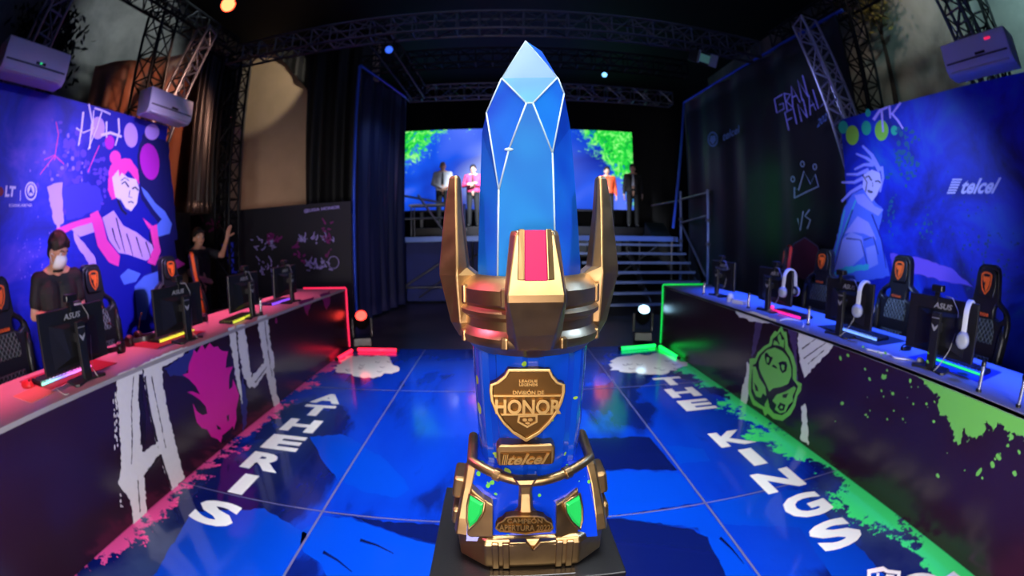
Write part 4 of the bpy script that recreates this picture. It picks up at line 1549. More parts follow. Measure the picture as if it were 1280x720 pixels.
truss('blue lit lattice brace above the air conditioner with the red logo', (4.02, 1.25, .0), (4.02, 1.95, 4.4), .26, group=br)


# ================================================================== stage
STG = mat('stage_black', c(20, 20, 26), .35)
stg = thing('stage_platform', 'raised black stage platform in front of the big screen', 'stage', (0.9, 10.6, 0))
mb = MB()
mb.box((.9, 11.1, 1.38), (6.2, 2.8, .12))
mb.build('deck', STG, stg, world=True, bevel=.006)
mb = MB()
mb.box((.9, 11.75, 1.55), (6.0, 1.45, .22))
mb.build('riser', STG, stg, world=True, bevel=.006)
mb = MB()
mb.box((-.2, 9.95, .66), (3.8, .03, 1.30))
mb.build('skirt_cloth', mat('stage_skirt_blue', c(14, 36, 120), .6, noise=.3, nscale=3), stg, world=True)
mb = MB()
for xx in (-2.15, -.6, .9, 2.4, 3.9):
    for yy in (9.8, 12.3):
        mb.tube((xx, yy, 0), (xx, yy, 1.33), .025, 8)
mb.build_each('scaffold_leg', GREYM, stg, smooth=40, world=True)
mb = MB()
for xx in (-1.8, .1, 2.0):
    mb.tube((xx, 9.86, .1), (xx + 1.6, 9.86, 1.25), .018, 8)
mb.build_each('cross_brace', GREYM, stg, smooth=40, world=True)
mb = MB()
mb.box((.9, 9.69, 1.38), (6.2, .03, .11))
mb.build('deck_edge', mat('pale_blue_edge', c(120, 150, 220), .35, .3), stg, world=True)

# stairs
STP = mat('step_edge_metal', c(150, 165, 200), .3, .6)
sta = thing('stage_stairs', 'flight of open metal stairs up to the stage with pale lit step edges', 'stairs', (2.8, 8.6, 0))
zs = [(1.27, 9.55), (1.09, 9.3), (.91, 9.05), (.73, 8.8), (.56, 8.55), (.38, 8.3), (.20, 8.05)]
for z_, y_ in zs:
    wx = (1.62, 4.0)
    mb = MB()
    mb.box(((wx[0] + wx[1]) / 2, y_, z_ - .02), (wx[1] - wx[0], .26, .035))
    st_ = mb.build('tread', STG, sta, world=True, bevel=.003)
    mb = MB()
    mb.box(((wx[0] + wx[1]) / 2, y_ - .135, z_ - .022), (wx[1] - wx[0], .012, .05))
    mb.build('nosing', STP, st_, world=True)
for xx in (1.62, 2.8, 4.0):
    mb = MB()
    mb.prism([(9.66, 1.2), (9.66, 1.02), (7.98, .0), (7.92, .12)], (xx - .02, 0, 0), (0, 1, 0), (0, 0, 1), .04)
    mb.build('stringer', GREYM, sta, world=True)

# guard rails
def rail(label, posts, bars, loc):
    t = thing('guard_rail', label, 'railing', loc)
    for a, b in posts:
        mb = MB()
        mb.tube(a, b, .028, 10)
        mb.sphere(b, .03, 10, 6)
        mb.build('post', mat('blue_grey_pipe', c(120, 140, 190), .35, .5), t, smooth=40, world=True)
    for a, b in bars:
        mb = MB()
        mb.tube(a, b, .024, 10)
        mb.build('bar', GREYM, t, smooth=40, world=True)
    for a, b in posts:
        mb = MB()
        for q in (.55, .75):
            p = Vector(a).lerp(Vector(b), q)
            mb.box(p, (.08, .08, .06))
        mb.build_each('clamp', GREYM, t, world=True)
    return t


rail('tubular guard rail at the stage edge beside the navy drape', [((-2.18, 9.62, 0), (-2.18, 9.62, 2.43)), ((-.75, 9.62, 0), (-.75, 9.62, 2.1))],
     [((-2.18, 9.62, 2.36), (-.75, 9.62, 2.05)), ((-2.18, 9.62, 1.83), (-.75, 9.62, 1.83)), ((-2.18, 9.62, .35), (-.75, 9.62, .35)), ((-1.75, 9.6, 2.34), (-1.1, 9.6, 1.40)), ((-2.1, 9.6, .36), (-1.3, 9.6, .85))], (-1.5, 9.62, 0))
rail('tubular guard rail beside the stage stairs with green lit bars', [((4.09, 8.25, 0), (4.09, 8.25, 2.37)), ((4.05, 9.6, 0), (4.05, 9.6, 2.45))],
     [((4.09, 8.25, 2.33), (4.05, 9.6, 2.28)), ((4.09, 8.25, 1.87), (4.05, 9.6, 1.75)), ((4.05, 9.6, 1.75), (4.09, 8.35, .65)), ((4.05, 9.6, 2.26), (3.74, 10.75, 2.2))], (4.05, 8.9, 0))

# big screen: content is generated in the shader of a lit panel
s = NT('screen_picture', rough=.3)
x, y, z = s.xyz()
warp = s.noise(1.3, 5, rough=.7, dist=.6)
fine = s.noise(5, 5, rough=.75, dist=1.0)
base_b = s.ramp(s.noise(.55, 2, dist=.6), [(.35, c(8, 30, 150)), (.55, c(20, 80, 225)), (.72, c(90, 120, 245))])
# green spray towards the upper corners
gx = s.math('MAXIMUM', s.math('MULTIPLY', s.math('ADD', x, 1.6), -.55), s.math('SUBTRACT', x, 1.6))
hi = s.math('ADD', s.math('MULTIPLY', s.math('SUBTRACT', gx, .55), .42), s.math('MULTIPLY', s.math('SUBTRACT', z, 2.1), .34))
gm_ = s.math('ADD', hi, s.math('ADD', s.math('MULTIPLY', s.math('SUBTRACT', warp, .5), .9), s.math('MULTIPLY', s.math('SUBTRACT', fine, .5), .9)))
gsel = s.ramp(gm_, [(.06, (0, 0, 0, 1)), (.16, (1, 1, 1, 1))])
gcol = s.ramp(fine, [(.35, c(10, 120, 60)), (.5, c(30, 220, 60)), (.65, c(170, 250, 150))])
fin_ = s.mix(gsel, base_b, gcol)
s.base((0, 0, 0, 1))
glow = s.n('VectorMath', operation='DISTANCE')
s.t.links.new(s.tc.outputs['Object'], glow.inputs[0])
glow.inputs[1].default_value = (-1.15, 0, 1.25)
gl2 = s.ramp(glow.outputs['Value'], [(.25, (1, 1, 1, 1)), (.75, (0, 0, 0, 1))])
fin_ = s.mix(s.math('MULTIPLY', gl2, .5), fin_, c(170, 190, 255))
SCRM = s.emission(fin_, 1.15)
scn = thing('led_screen', 'big LED screen at the back of the stage, blue with green paint splashes', 'screen', (.5, 12.6, 1.66))
mb = MB()
mb.box((.495, 12.55, 3.335), (6.63, .03, 2.29))
mb.build('display', SCRM, scn, world=True)
mb = MB()
mb.box((.495, 12.62, 3.335), (6.75, .09, 2.40))
mb.build('housing', STG, scn, world=True)
for xx in (-2.2, .5, 3.2):
    mb = MB()
    mb.box((xx, 12.72, 1.66), (.08, .08, 3.32))
    mb.build('support_post', GREYM, scn, world=True)
# ================================================================== gaming chairs
LEA = mat('black_leather', c(22, 22, 24), .38, bump=.08, bscale=200)
PLA = mat('black_plastic', c(14, 14, 15), .4)
ORA = mat('orange_stitching', c(255, 110, 30), .4)
s = NT('quilted_leather', rough=.4)
v = s.mapping((1, 1, 1))
x, y, z = s.xyz(v)
fu = s.math('ABSOLUTE', s.math('SUBTRACT', s.math('FRACT', s.math('MULTIPLY', s.math('ADD', s.math('MULTIPLY', y, 1.25), z), 20)), .5))
fv = s.math('ABSOLUTE', s.math('SUBTRACT', s.math('FRACT', s.math('MULTIPLY', s.math('SUBTRACT', s.math('MULTIPLY', y, 1.25), z), 20)), .5))
ln_ = s.math('GREATER_THAN', s.math('MAXIMUM', fu, fv), .44)
bmp = s.n('Bump')
bmp.inputs['Strength'].default_value = .8
bmp.inputs['Distance'].default_value = .01
s.t.links.new(s.math('MULTIPLY', s.math('MINIMUM', s.math('SUBTRACT', .5, fu), s.math('SUBTRACT', .5, fv)), 2), bmp.inputs['Height'])
s.t.links.new(bmp.outputs[0], s.p.inputs['Normal'])
QLT = s.base(s.mix(ln_, c(32, 40, 40), c(120, 132, 130)))


def lean(p):
    return Vector((p.x - (p.z - .45) * .14, p.y, p.z))


OUTL = [(.20, .45), (.235, .55), (.25, .72), (.262, .88), (.268, .97), (.25, 1.03), (.205, 1.075), (.135, 1.115), (.125, 1.20), (.118, 1.29), (.10, 1.335), (.06, 1.355)]
OUTL = OUTL + [(-a, b) for a, b in reversed(OUTL)]
HOLE = [(.115, 1.085), (.195, 1.045), (.205, 1.01), (.16, .985), (.105, 1.0), (.098, 1.05)]


def make_chair(edge=None):
    t = thing('gaming_chair', '', 'chair', (0, 0, 0), group='gaming chairs behind the counters')
    bx = -.27
    mb = MB()
    mb.prism(OUTL, (bx, 0, 0), (0, 1, 0), (0, 0, 1), .075, holes=[HOLE, [(-a, b) for a, b in HOLE][::-1]])
    mb.v = [lean(v) for v in mb.v]
    br_ = mb.build('backrest', LEA, t, bevel=.016, seg=3, smooth=40)
    for sg in (-1, 1):
        mb = MB()
        mb.path([lean(Vector((bx + .075, sg * a, b))) for a, b in ((.185, .48), (.205, .6), (.215, .75), (.225, .88), (.222, .97))], .034, 10, radii=[.02, .034, .036, .036, .02])
        mb.build('side_bolster', LEA, br_, smooth=True)
    xf = bx + .078
    for y0, y1, z0, z1 in ((.125, .135, .50, .74), (.13, .10, .83, .99)):
        mb = MB()
        mb.prism([(-y0, z0), (y0, z0), (y0 * 1.04, (z0 + z1) / 2), (y1, z1), (-y1, z1), (-y0 * 1.04, (z0 + z1) / 2)], (xf - .006, 0, 0), (0, 1, 0), (0, 0, 1), .014)
        mb.v = [lean(v) for v in mb.v]
        mb.build('quilted_panel', QLT, br_, bevel=.004)
    mb = MB()
    mb.prism([(-.085, 1.135), (.085, 1.135), (.10, 1.2), (.095, 1.29), (.07, 1.325), (-.07, 1.325), (-.095, 1.29), (-.10, 1.2)], (xf - .01, 0, 0), (0, 1, 0), (0, 0, 1), .03)
    mb.v = [lean(v) for v in mb.v]
    hr = mb.build('headrest', LEA, br_, bevel=.012, seg=3, smooth=40)
    shl = [(0, 1.148), (.035, 1.18), (.052, 1.225), (.055, 1.285), (.03, 1.30), (0, 1.303), (-.03, 1.30), (-.055, 1.285), (-.052, 1.225), (-.035, 1.18)]
    shi = [(a * .8, (b - 1.23) * .84 + 1.23) for a, b in shl]
    cat_ = [(0, 1.168), (.018, 1.19), (.03, 1.215), (.036, 1.25), (.034, 1.278), (.018, 1.268), (0, 1.272), (-.018, 1.268), (-.034, 1.278), (-.036, 1.25), (-.022, 1.23), (-.006, 1.235), (-.012, 1.205)]
    mb = MB()
    mb.prism(shl, (xf + .021, 0, 0), (0, 1, 0), (0, 0, 1), .003, holes=[shi])
    mb.prism(cat_, (xf + .021, 0, 0), (0, 1, 0), (0, 0, 1), .003)
    mb.v = [lean(v) for v in mb.v]
    em = mb.build('emblem', ORA, t)
    em['label'] = 'orange emblem in a shield outline'
    mb = MB()
    text_on(mb, 'COUGAR', lean(Vector((xf + .012, -.06, 1.005))), (0, .12, 0), Vector((-.003, 0, .022)), .03, depth=.002)
    mb.build('lettering', ORA, t)
    if edge:
        mb = MB()
        mb.path([lean(Vector((bx + .0375, a * 1.01, b))) for a, b in OUTL[:12]], .022, 8)
        mb.path([lean(Vector((bx + .0375, -a * 1.01, b))) for a, b in OUTL[:12]], .022, 8)
        mb.build_each('coloured_edge', edge, br_, smooth=True)
    mb = MB()
    mb.box((.0, 0, .47), (.5, .50, .10))
    mb.build('seat', LEA, t, bevel=.035, seg=3, smooth=40)
    for sg in (-1, 1):
        mb = MB()
        mb.box((-.03, sg * .29, .56), (.06, .03, .20))
        ar = mb.build('armrest', PLA, t, bevel=.006)
        mb = MB()
        mb.box((.0, sg * .29, .67), (.26, .09, .03))
        mb.build('arm_pad', PLA, ar, bevel=.012, seg=3)
    mb = MB()
    mb.tube((0, 0, .12), (0, 0, .42), .03, 14)
    mb.tube((0, 0, .10), (0, 0, .22), .045, 14)
    mb.build('gas_lift', PLA, t, smooth=40)
    for k_ in range(5):
        a = k_ * 2 * PI / 5 + .3
        d_ = Vector((math.cos(a), math.sin(a), 0))
        mb = MB()
        mb.tube(d_ * .03 + Vector((0, 0, .13)), d_ * .31 + Vector((0, 0, .085)), .03, 8, .018)
        lg = mb.build('leg', PLA, t, smooth=40)
        mb = MB()
        n_ = d_.cross(Vector((0, 0, 1)))
        for q in (-1, 1):
            mb.tube(d_ * .315 + n_ * q * .008 + Vector((0, 0, .031)), d_ * .315 + n_ * q * .028 + Vector((0, 0, .031)), .03, 12)
        mb.tube(d_ * .31 + Vector((0, 0, .03)), d_ * .31 + Vector((0, 0, .09)), .008, 8)
        mb.build('caster', PLA, lg, smooth=40)
    return t


ch0 = make_chair()
CH = [(-2.90, 1.33, .0, 'black gaming chair with orange emblem, first from the camera behind the counter with pink emblem'),
      (-2.90, 2.37, .0, 'black gaming chair with orange emblem beside the masked man, seen over the first monitor'),
      (-2.90, 3.45, -.05, 'black gaming chair with orange emblem standing behind the second monitor of the pink emblem counter'),
      (2.96, 1.55, PI, 'black gaming chair with orange emblem behind the first headset of the bird emblem counter'),
      (2.96, 2.54, PI, 'black gaming chair between the first and second monitors of the bird emblem counter'),
      (2.96, 3.66, PI + .1, 'black gaming chair in front of the maroon shield print of the wing curtain')]
for i, (x_, y_, rz, lb) in enumerate(CH):
    o = ch0 if i == 0 else copy_tree(ch0)
    place(o, (x_, y_, 0), rz, lb)
ch1 = make_chair(mat('orange_vinyl', c(255, 104, 24), .4))
place(ch1, (-3.08, 4.26, 0), .75, 'turned gaming chair with bright orange edges below the waving person')
ch2 = make_chair(mat('coral_vinyl', c(240, 70, 60), .4))
place(ch2, (2.95, 4.50, 0), PI - .5, 'turned gaming chair with coral red edges behind the third headset')

# ================================================================== monitors
MONB = mat('monitor_black', c(20, 20, 22), .42)
SILV = mat('silver_print', c(170, 170, 176), .35, .3)
DISP = mat('monitor_picture', c(10, 14, 30), .2, emit=c(60, 90, 200), es=.5)


def make_monitor():
    t = thing('monitor', '', 'monitor', group='monitors on the counters')
    mb = MB()
    mb.box((-.11, 0, .225), (.022, .535, .305))
    hb_ = mb.build('housing', MONB, t, bevel=.005)
    mb = MB()
    mb.add([Vector(p) for p in ((-.1, -.2, .09), (-.1, .2, .09), (-.1, .2, .312), (-.1, -.2, .312), (-.075, -.07, .13), (-.075, .07, .13), (-.075, .10, .28), (-.075, -.10, .28))],
           [(3, 2, 1, 0), (4, 5, 6, 7), (0, 1, 5, 4), (1, 2, 6, 5), (2, 3, 7, 6), (3, 0, 4, 7)])
    mb.build('back_shell', MONB, t, bevel=.004)
    mb = MB()
    mb.box((-.122, 0, .225), (.003, .52, .29))
    mb.build('screen', DISP, hb_)
    mb = MB()
    mb.box((-.03, 0, .15), (.03, .062, .31))
    mb.box((-.055, 0, .225), (.06, .05, .05))
    mb.build('stand', MONB, t, bevel=.004)
    mb = MB()
    mb.prism([(-.10, -.10), (.03, -.13), (.05, -.11), (.01, 0), (.05, .11), (.03, .13), (-.10, .10)], (-.03, 0, 0), (1, 0, 0), (0, 1, 0), .014)
    mb.build('foot', MONB, t, bevel=.003)
    mb = MB()
    text_on(mb, 'ASUS', (-.0985, -.07, .318), (0, .14, 0), (0, 0, .029), .01, depth=.002, shear=.2)
    mb.build('lettering', SILV, hb_)
    mb = MB()
    o_ = (-.0135, 0, 0)
    mb.prism([(-.024, .245), (-.006, .232), (0, .224), (.006, .232), (.024, .245), (.018, .228), (.006, .214), (0, .208), (-.006, .214), (-.018, .228)], o_, (0, 1, 0), (0, 0, 1), .002)
    mb.prism([(-.028, .275), (.028, .275), (.028, .278), (-.028, .278)], o_, (0, 1, 0), (0, 0, 1), .002)
    mb.build_each('winged_mark', SILV, t)
    mb = MB()
    mb.path([(-.085, .02, .388), (-.085, .075, .385), (-.088, .125, .32), (-.085, .125, .22), (-.075, .10, .12), (-.04, .065, .04), (.01, .055, .010)], .0028, 6)
    mb.build('cable', mat('grey_cable', c(150, 150, 150), .5), t, smooth=True)
    return t


m0 = make_monitor()
MP = [(-2.09, 1.43, 'first monitor from the camera on the counter with pink emblem, seen from behind'),
      (-2.09, 2.44, 'second monitor from the camera on the counter with pink emblem, before the pink print'),
      (-2.10, 3.40, 'monitor on the counter with pink emblem, in front of the orange edged chair'),
      (-2.14, 4.31, 'small far monitor at the stage end of the counter with pink emblem'),
      (2.19, 1.40, 'first monitor from the camera on the counter with bird emblem, white headset on its corner'),
      (2.24, 2.33, 'second monitor from the camera on the counter with bird emblem, under the hooded figure print'),
      (2.29, 3.39, 'monitor in front of the coral edged chair on the counter with bird emblem'),
      (2.30, 4.45, 'small far monitor at the stage end of the counter with bird emblem')]
for i, (x_, y_, lb) in enumerate(MP):
    o = m0 if i == 0 else copy_tree(m0)
    place(o, (x_, y_, TZc), (0 if x_ < 0 else PI) + (.05, -.04, .03, .0, .06, -.03, .02, 0)[i], lb)

# webcams on the monitors
def make_webcam():
    t = thing('webcam', '', 'webcam', group='webcams clipped on the monitors')
    mb = MB()
    mb.box((0, 0, .042), (.05, .085, .038))
    mb.build('body', PLA, t, bevel=.008, seg=3)
    mb = MB()
    mb.tube((-.024, 0, .042), (-.032, 0, .042), .013, 16)
    mb.build('lens', mat('lens_glass', c(20, 24, 40), .08, coat=1), t, smooth=40)
    mb = MB()
    mb.box((.006, 0, .012), (.02, .03, .024))
    mb.box((.02, 0, -.012), (.008, .030, .034))
    mb.box((-.004, 0, .003), (.05, .034, .006))
    mb.build('clip', PLA, t, bevel=.002)
    return t


w0 = make_webcam()
for i, k_ in enumerate((0, 1, 2, 3, 4, 5, 6, 7)):
    o = w0 if i == 0 else copy_tree(w0)
    x_, y_, _ = MP[k_]
    sg = 1 if x_ < 0 else -1
    place(o, (x_ - sg * .11, y_ + (.0, .02, .03, .0, .06, .10, .0, .05)[i], TZc + .379), 0 if sg > 0 else PI,
          'black webcam on top of the ' + ['monitor in front of the masked man', 'second monitor of the pink emblem counter', 'monitor before the orange edged chair', 'small far monitor of the pink emblem counter',
                                             'monitor with the first white headset', 'monitor below the hooded figure print', 'monitor before the coral edged chair', 'small far monitor of the bird emblem counter'][i])

# keyboards ---------------------------------------------------------
def make_keyboard(m_glow, m_glow2):
    t = thing('keyboard', '', 'keyboard', group='lit keyboards on the counters')
    mb = MB()
    mb.box((0, 0, .010), (.145, .44, .016))
    mb.build('case', PLA, t, bevel=.004)
    mb = MB()
    for r_ in range(5):
        n_ = 15 if r_ else 15
        for k_ in range(n_):
            mb.box((-.055 + r_ * .0265, -.205 + k_ * .0293, .0225), (.020, .0225, .010), taper=.8)
    mb.build('key_caps', mat('key_black', c(26, 26, 30), .4), t)
    mb = MB()
    mb.box((.0745, 0, .010), (.005, .43, .010))
    mb.build('light_bar', m_glow, t)
    mb = MB()
    mb.box((0, 0, .0185), (.130, .42, .002))
    mb.build('key_glow', m_glow2, t)
    return t


s = NT('rainbow_glow', rough=.4)
x, y, z = s.xyz()
hue = s.n('CombineColor', mode='HSV')
s.t.links.new(s.math('ADD', s.math('MULTIPLY', y, 1.4), .72), hue.inputs[0])
hue.inputs[1].default_value = .85
hue.inputs[2].default_value = 1
RGBM = s.emission(hue.outputs[0], 1.6)
em = lambda n, col, st: mat(n, col, .4, emit=col, es=st)
YEL, PUR = em('yellow_glow', c(225, 235, 70), 1.3), em('purple_glow', c(130, 80, 255), 1.8)
GRG, BLG, BWG, PNG = em('green_glow', c(40, 230, 110), 1.0), em('blue_glow', c(50, 120, 255), 1.0), em('blue_white_glow', c(120, 170, 255), 1.6), em('pink_glow', c(255, 40, 150), 1.8)
kbs = [(-2.40, 1.40, .0, RGBM, RGBM, 'keyboard with rainbow lights behind the first monitor of the pink emblem counter'),
       (-2.38, 2.52, .0, YEL, YEL, 'yellow lit keyboard behind the second monitor of the pink emblem counter'),
       (-2.22, 3.27, .1, YEL, YEL, 'yellow lit keyboard leaning out past the white letter strokes'),
       (-2.36, 4.27, .0, PUR, PUR, 'purple lit keyboard at the stage end of the pink emblem counter'),
       (2.50, 1.32, PI, GRG, BLG, 'keyboard with blue keys and a green bar by the first monitor'),
       (2.50, 2.28, PI, BWG, BWG, 'blue white lit keyboard under the second monitor of the bird emblem counter'),
       (2.44, 3.15, PI, PNG, PNG, 'pink lit keyboard on the counter with bird emblem')]
for x_, y_, rz, ma, mb_, lb in kbs:
    o = make_keyboard(ma, mb_)
    place(o, (x_, y_, TZc + .003), rz, lb)

# desk mats
def flat_thing(name, label, cat, loc, poly, h, m, rz=0, group=None, bevel=.002):
    mb = MB()
    mb.prism(poly, (0, 0, 0), (1, 0, 0), (0, 1, 0), h)
    o = mb.build(name, m, bevel=bevel)
    o.matrix_basis = Matrix.Translation(Vector(loc)) @ Matrix.Rotation(rz, 4, 'Z')
    return tag(o, label, cat, group)


rect = lambda a, b: [(-a / 2, -b / 2), (a / 2, -b / 2), (a / 2, b / 2), (-a / 2, b / 2)]
RMAT = mat('wine_cloth', c(120, 20, 34), .7)
BMAT = mat('black_cloth_mat', c(22, 22, 26), .7)
for (x_, y_, w_, h_, m_, lb) in [(-2.42, 1.46, .40, .62, RMAT, 'wine red desk mat under the rainbow lit keyboard'), (-2.38, 2.46, .36, .6, RMAT, 'wine red desk mat under the second monitor keyboard'),
                                  (2.50, 1.36, .38, .6, mat('blue_mat', c(20, 40, 150), .6), 'blue desk mat under the keyboard with green bar'), (2.52, 2.32, .36, .7, BMAT, 'dark desk mat under the blue white lit keyboard')]:
    flat_thing('desk_mat', lb, 'mat', (x_, y_, TZc), rect(w_, h_), .003, m_, group='desk mats')
flat_thing('mouse_pad', 'tan mouse pad at the camera end of the counter with pink emblem', 'mouse pad', (-2.26, 1.08, TZc + .0005), rect(.24, .20), .003, mat('tan_pad', c(180, 130, 110), .7), .06)

# mice
def make_mouse(m):
    t = thing('mouse', '', 'mouse', group='computer mice on the counters')
    mb = MB()
    mb.sphere((0, 0, .012), .035, 20, 12, (1.7, .95, .75))
    for v in mb.v:
        v.z = max(0, v.z)
    mb.build('shell', m, t, smooth=60)
    mb = MB()
    mb.tube((.03, -.004, .034), (.03, .004, .034), .008, 10)
    mb.build('wheel', PLA, t, smooth=40)
    return t


mo = make_mouse(mat('red_lit_mouse', c(120, 20, 26), .35, emit=c(255, 40, 40), es=.35))
place(mo, (-2.44, 1.13, TZc + .001), .2, 'red lit mouse beside the tan mouse pad')
mo2 = make_mouse(PLA)
place(mo2, (2.47, 1.80, TZc + .0), PI, 'dark mouse between the first two monitors of the bird emblem counter')

# headsets ----------------------------------------------------------
def make_headset(mband, mcup, mic=False):
    t = thing('headset', '', 'headset', group='gaming headsets')
    arc = [Vector((.078 * math.cos(a), 0, .078 * math.sin(a))) for a in [PI * k_ / 14 for k_ in range(15)]]
    arc = [Vector((.086, 0, -.09))] + arc + [Vector((-.086, 0, -.09))]
    mb = MB()
    rings = []
    for i, p in enumerate(arc):
        d_ = (p.normalized() if i not in (0, len(arc) - 1) else Vector((1 if i == 0 else -1, 0, 0)))
        rings.append([p + d_ * .006 + Vector((0, .017, 0)), p + d_ * .006 - Vector((0, .017, 0)), p - d_ * .008 - Vector((0, .017, 0)), p - d_ * .008 + Vector((0, .017, 0))])
    mb.loft(rings)
    mb.build('headband', mband, t, bevel=.004)
    for sg in (-1, 1):
        mb = MB()
        prof = [(.006, .026), (.03, .026), (.040, .018), (.043, .006), (.043, -.008)]
        mb.lathe(prof, n=24)
        R_ = Matrix.Rotation(sg * PI / 2, 3, 'Y')
        cen = Vector((sg * .086, 0, -.11))
        mb.v = [cen + R_ @ v for v in mb.v]
        cp = mb.build('ear_cup', mcup, t, smooth=40)
        mb = MB()
        mb.path([cen + R_ @ Vector((.034 * math.cos(a), .034 * math.sin(a), -.014)) for a in [2 * PI * k_ / 20 for k_ in range(20)]], .012, 8, closed=True)
        mb.build('ear_pad', LEA, cp, smooth=True)
    if mic:
        mb = MB()
        mb.path([(.086, .02, -.11), (.11, .07, -.10), (.09, .13, -.06), (.05, .16, -.02)], .004, 6)
        mb.sphere((.05, .16, -.02), .010, 10, 6)
        mb.build('microphone', PLA, t, smooth=True)
    return t


WHP = mat('white_plastic', c(205, 208, 214), .35)
GRP = mat('grey_plastic', c(150, 154, 162), .35)
h0 = make_headset(WHP, GRP)
for i, (y_, x_, lb) in enumerate([(1.20, 2.30, 'white headset hanging on the corner of the first monitor'), (2.16, 2.35, 'white headset hanging on the second monitor of the bird emblem counter'), (3.16, 2.40, 'white headset hanging on the monitor before the coral edged chair')]):
    o = h0 if i == 0 else copy_tree(h0)
    place(o, (x_ - .005, y_, TZc + .376 - .066), .18, lb)
h1 = make_headset(PLA, PLA, True)
Rl = Matrix.Rotation(PI / 2 * .93, 4, 'X')
for i, (x_, y_, rz, lb) in enumerate([(-2.46, 1.86, .4, 'black headset with a boom microphone lying between first and second monitors'), (-2.44, 2.28, 1.9, 'black headset with raised microphone lying in front of the blue print'), (-2.48, 3.02, .9, 'small black headset lying below the orange edged chair')]):
    o = h1 if i == 0 else copy_tree(h1)
    o.matrix_basis = Matrix.Translation((x_, y_, TZc + .043)) @ Matrix.Rotation(rz, 4, 'Z') @ Rl
    o['label'] = lb

# slim metal posts along the counters
def make_post(mt):
    t = thing('clamp_post', '', 'post', group='slim metal posts standing on the counters')
    mb = MB()
    mb.tube((0, 0, .0), (0, 0, .125), .0125, 14)
    mb.build('tube', mt, t, smooth=40)
    mb = MB()
    mb.lathe([(.0, .12), (.0155, .12), (.0165, .135), (.014, .142), (0, .144)], n=14, cap=False)
    mb.lathe([(0, 0), (.018, 0), (.018, .010), (.0125, .012)], n=14)
    mb.build_each('cap', PLA, t, smooth=40)
    return t


STEEL = mat('brushed_steel', c(190, 192, 198), .25, .9)
p0_ = make_post(STEEL)
PL_ = [(2.165, .985, 'slim steel post on the counter by the keyboard with green bar'), (2.17, .70, 'slim steel post at the camera end of the bird emblem counter'), (2.30, 2.74, 'slim steel post beside the pink lit keyboard'), (2.24, 3.60, 'slim steel post beside the coral edged chair'), (2.25, 4.62, 'slim steel post at the stage end of the bird emblem counter'),
       (-2.17, 3.62, 'slim pink lit post above the second white letter')]
for i, (x_, y_, lb) in enumerate(PL_):
    o = p0_ if i == 0 else copy_tree(p0_)
    place(o, (x_, y_, TZc), 0, lb)
# white cables and small items on the counter with the bird
def cable(name, label, pts, r, m):
    b = Vector(pts[0])
    mb = MB()
    sm = []
    P_ = [Vector(p) for p in pts]
    for i in range(len(P_) - 1):
        a0, a1, a2, a3 = P_[max(0, i - 1)], P_[i], P_[i + 1], P_[min(len(P_) - 1, i + 2)]
        for k_ in range(6):
            u = k_ / 6
            sm.append(.5 * ((2 * a1) + (a2 - a0) * u + (2 * a0 - 5 * a1 + 4 * a2 - a3) * u * u + (3 * a1 - a0 - 3 * a2 + a3) * u ** 3))
    sm.append(P_[-1])
    mb.path([p - b for p in sm], r, 8)
    o = mb.build(name, m, smooth=True)
    o.location = b
    return tag(o, label, 'cable')


WCB = mat('white_cable', c(225, 225, 230), .4)
zt = TZc + .006
cable('white_cable', 'wavy white cable lying along the counter edge beside the green splash', [(2.16, 1.92, zt), (2.19, 1.82, zt), (2.22, 1.76, zt), (2.19, 1.68, zt), (2.24, 1.60, zt), (2.25, 1.54, zt)], .005, WCB)
cable('white_cable', 'looped white cable lying above the crowned bird emblem', [(2.16, 2.95, zt), (2.26, 2.98, zt), (2.32, 2.86, zt), (2.25, 2.74, zt), (2.18, 2.66, zt)], .006, WCB)
cable('grey_cable', 'thin cable hanging over the pink emblem counter edge at the first monitor foot', [(-2.20, 1.22, zt), (-2.10, 1.19, zt), (-2.03, 1.18, zt), (-2.02, 1.20, zt)], .003, mat('grey_cable', c(150, 150, 150), .5))
t = thing('earphone_case', 'white earphone case lying at the end of the wavy white cable', 'case', (2.27, 1.52, TZc))
mb = MB()
mb.sphere((0, 0, .018), .03, 18, 10, (.8, 1, .6))
mb.build('shell', WHP, t, smooth=True)
mb = MB()
mb.lathe([(.0255, .0175), (.0265, .018), (.0255, .0185)], n=18)
mb.build('seam', PLA, t)
t = thing('small_speaker', 'small white desk speaker on the counter near the stage', 'speaker', (2.27, 4.02, TZc))
mb = MB()
mb.lathe([(.0, 0), (.035, 0), (.038, .02), (.03, .07), (.018, .085), (0, .088)], n=20, cap=False)
mb.build('shell', WHP, t, smooth=50)
mb = MB()
mb.lathe([(.036, .022), (.039, .024), (.036, .028)], n=20)
mb.build('ring', GRP, t)
t = thing('small_box', 'pale paper box lying beside the small white speaker', 'box', (2.30, 3.86, TZc))
mb = MB()
mb.box((0, 0, .02), (.10, .15, .04), Matrix.Rotation(.3, 3, 'Z'))
mb.build('carton', WHP, t, bevel=.003)
mb = MB()
mb.box((0, 0, .0405), (.09, .04, .002), Matrix.Rotation(.3, 3, 'Z'))
mb.build('tape', GRP, t)
t = thing('desk_gadget', 'small gadget with pink and orange lights beside the pink lit keyboard', 'gadget', (2.40, 3.46, TZc))
mb = MB()
mb.box((0, 0, .012), (.07, .07, .024))
mb.tube((0, 0, .02), (0, 0, .07), .008, 10)
mb.build('stand', PLA, t, bevel=.003)
mb = MB()
mb.sphere((0, 0, .085), .02, 12, 8)
mb.build('light_ball', em('orange_glow', c(255, 130, 60), 1.2), t, smooth=True)
mb = MB()
mb.box((0, -.04, .03), (.03, .012, .03))
mb.build('light_block', PNG, t)

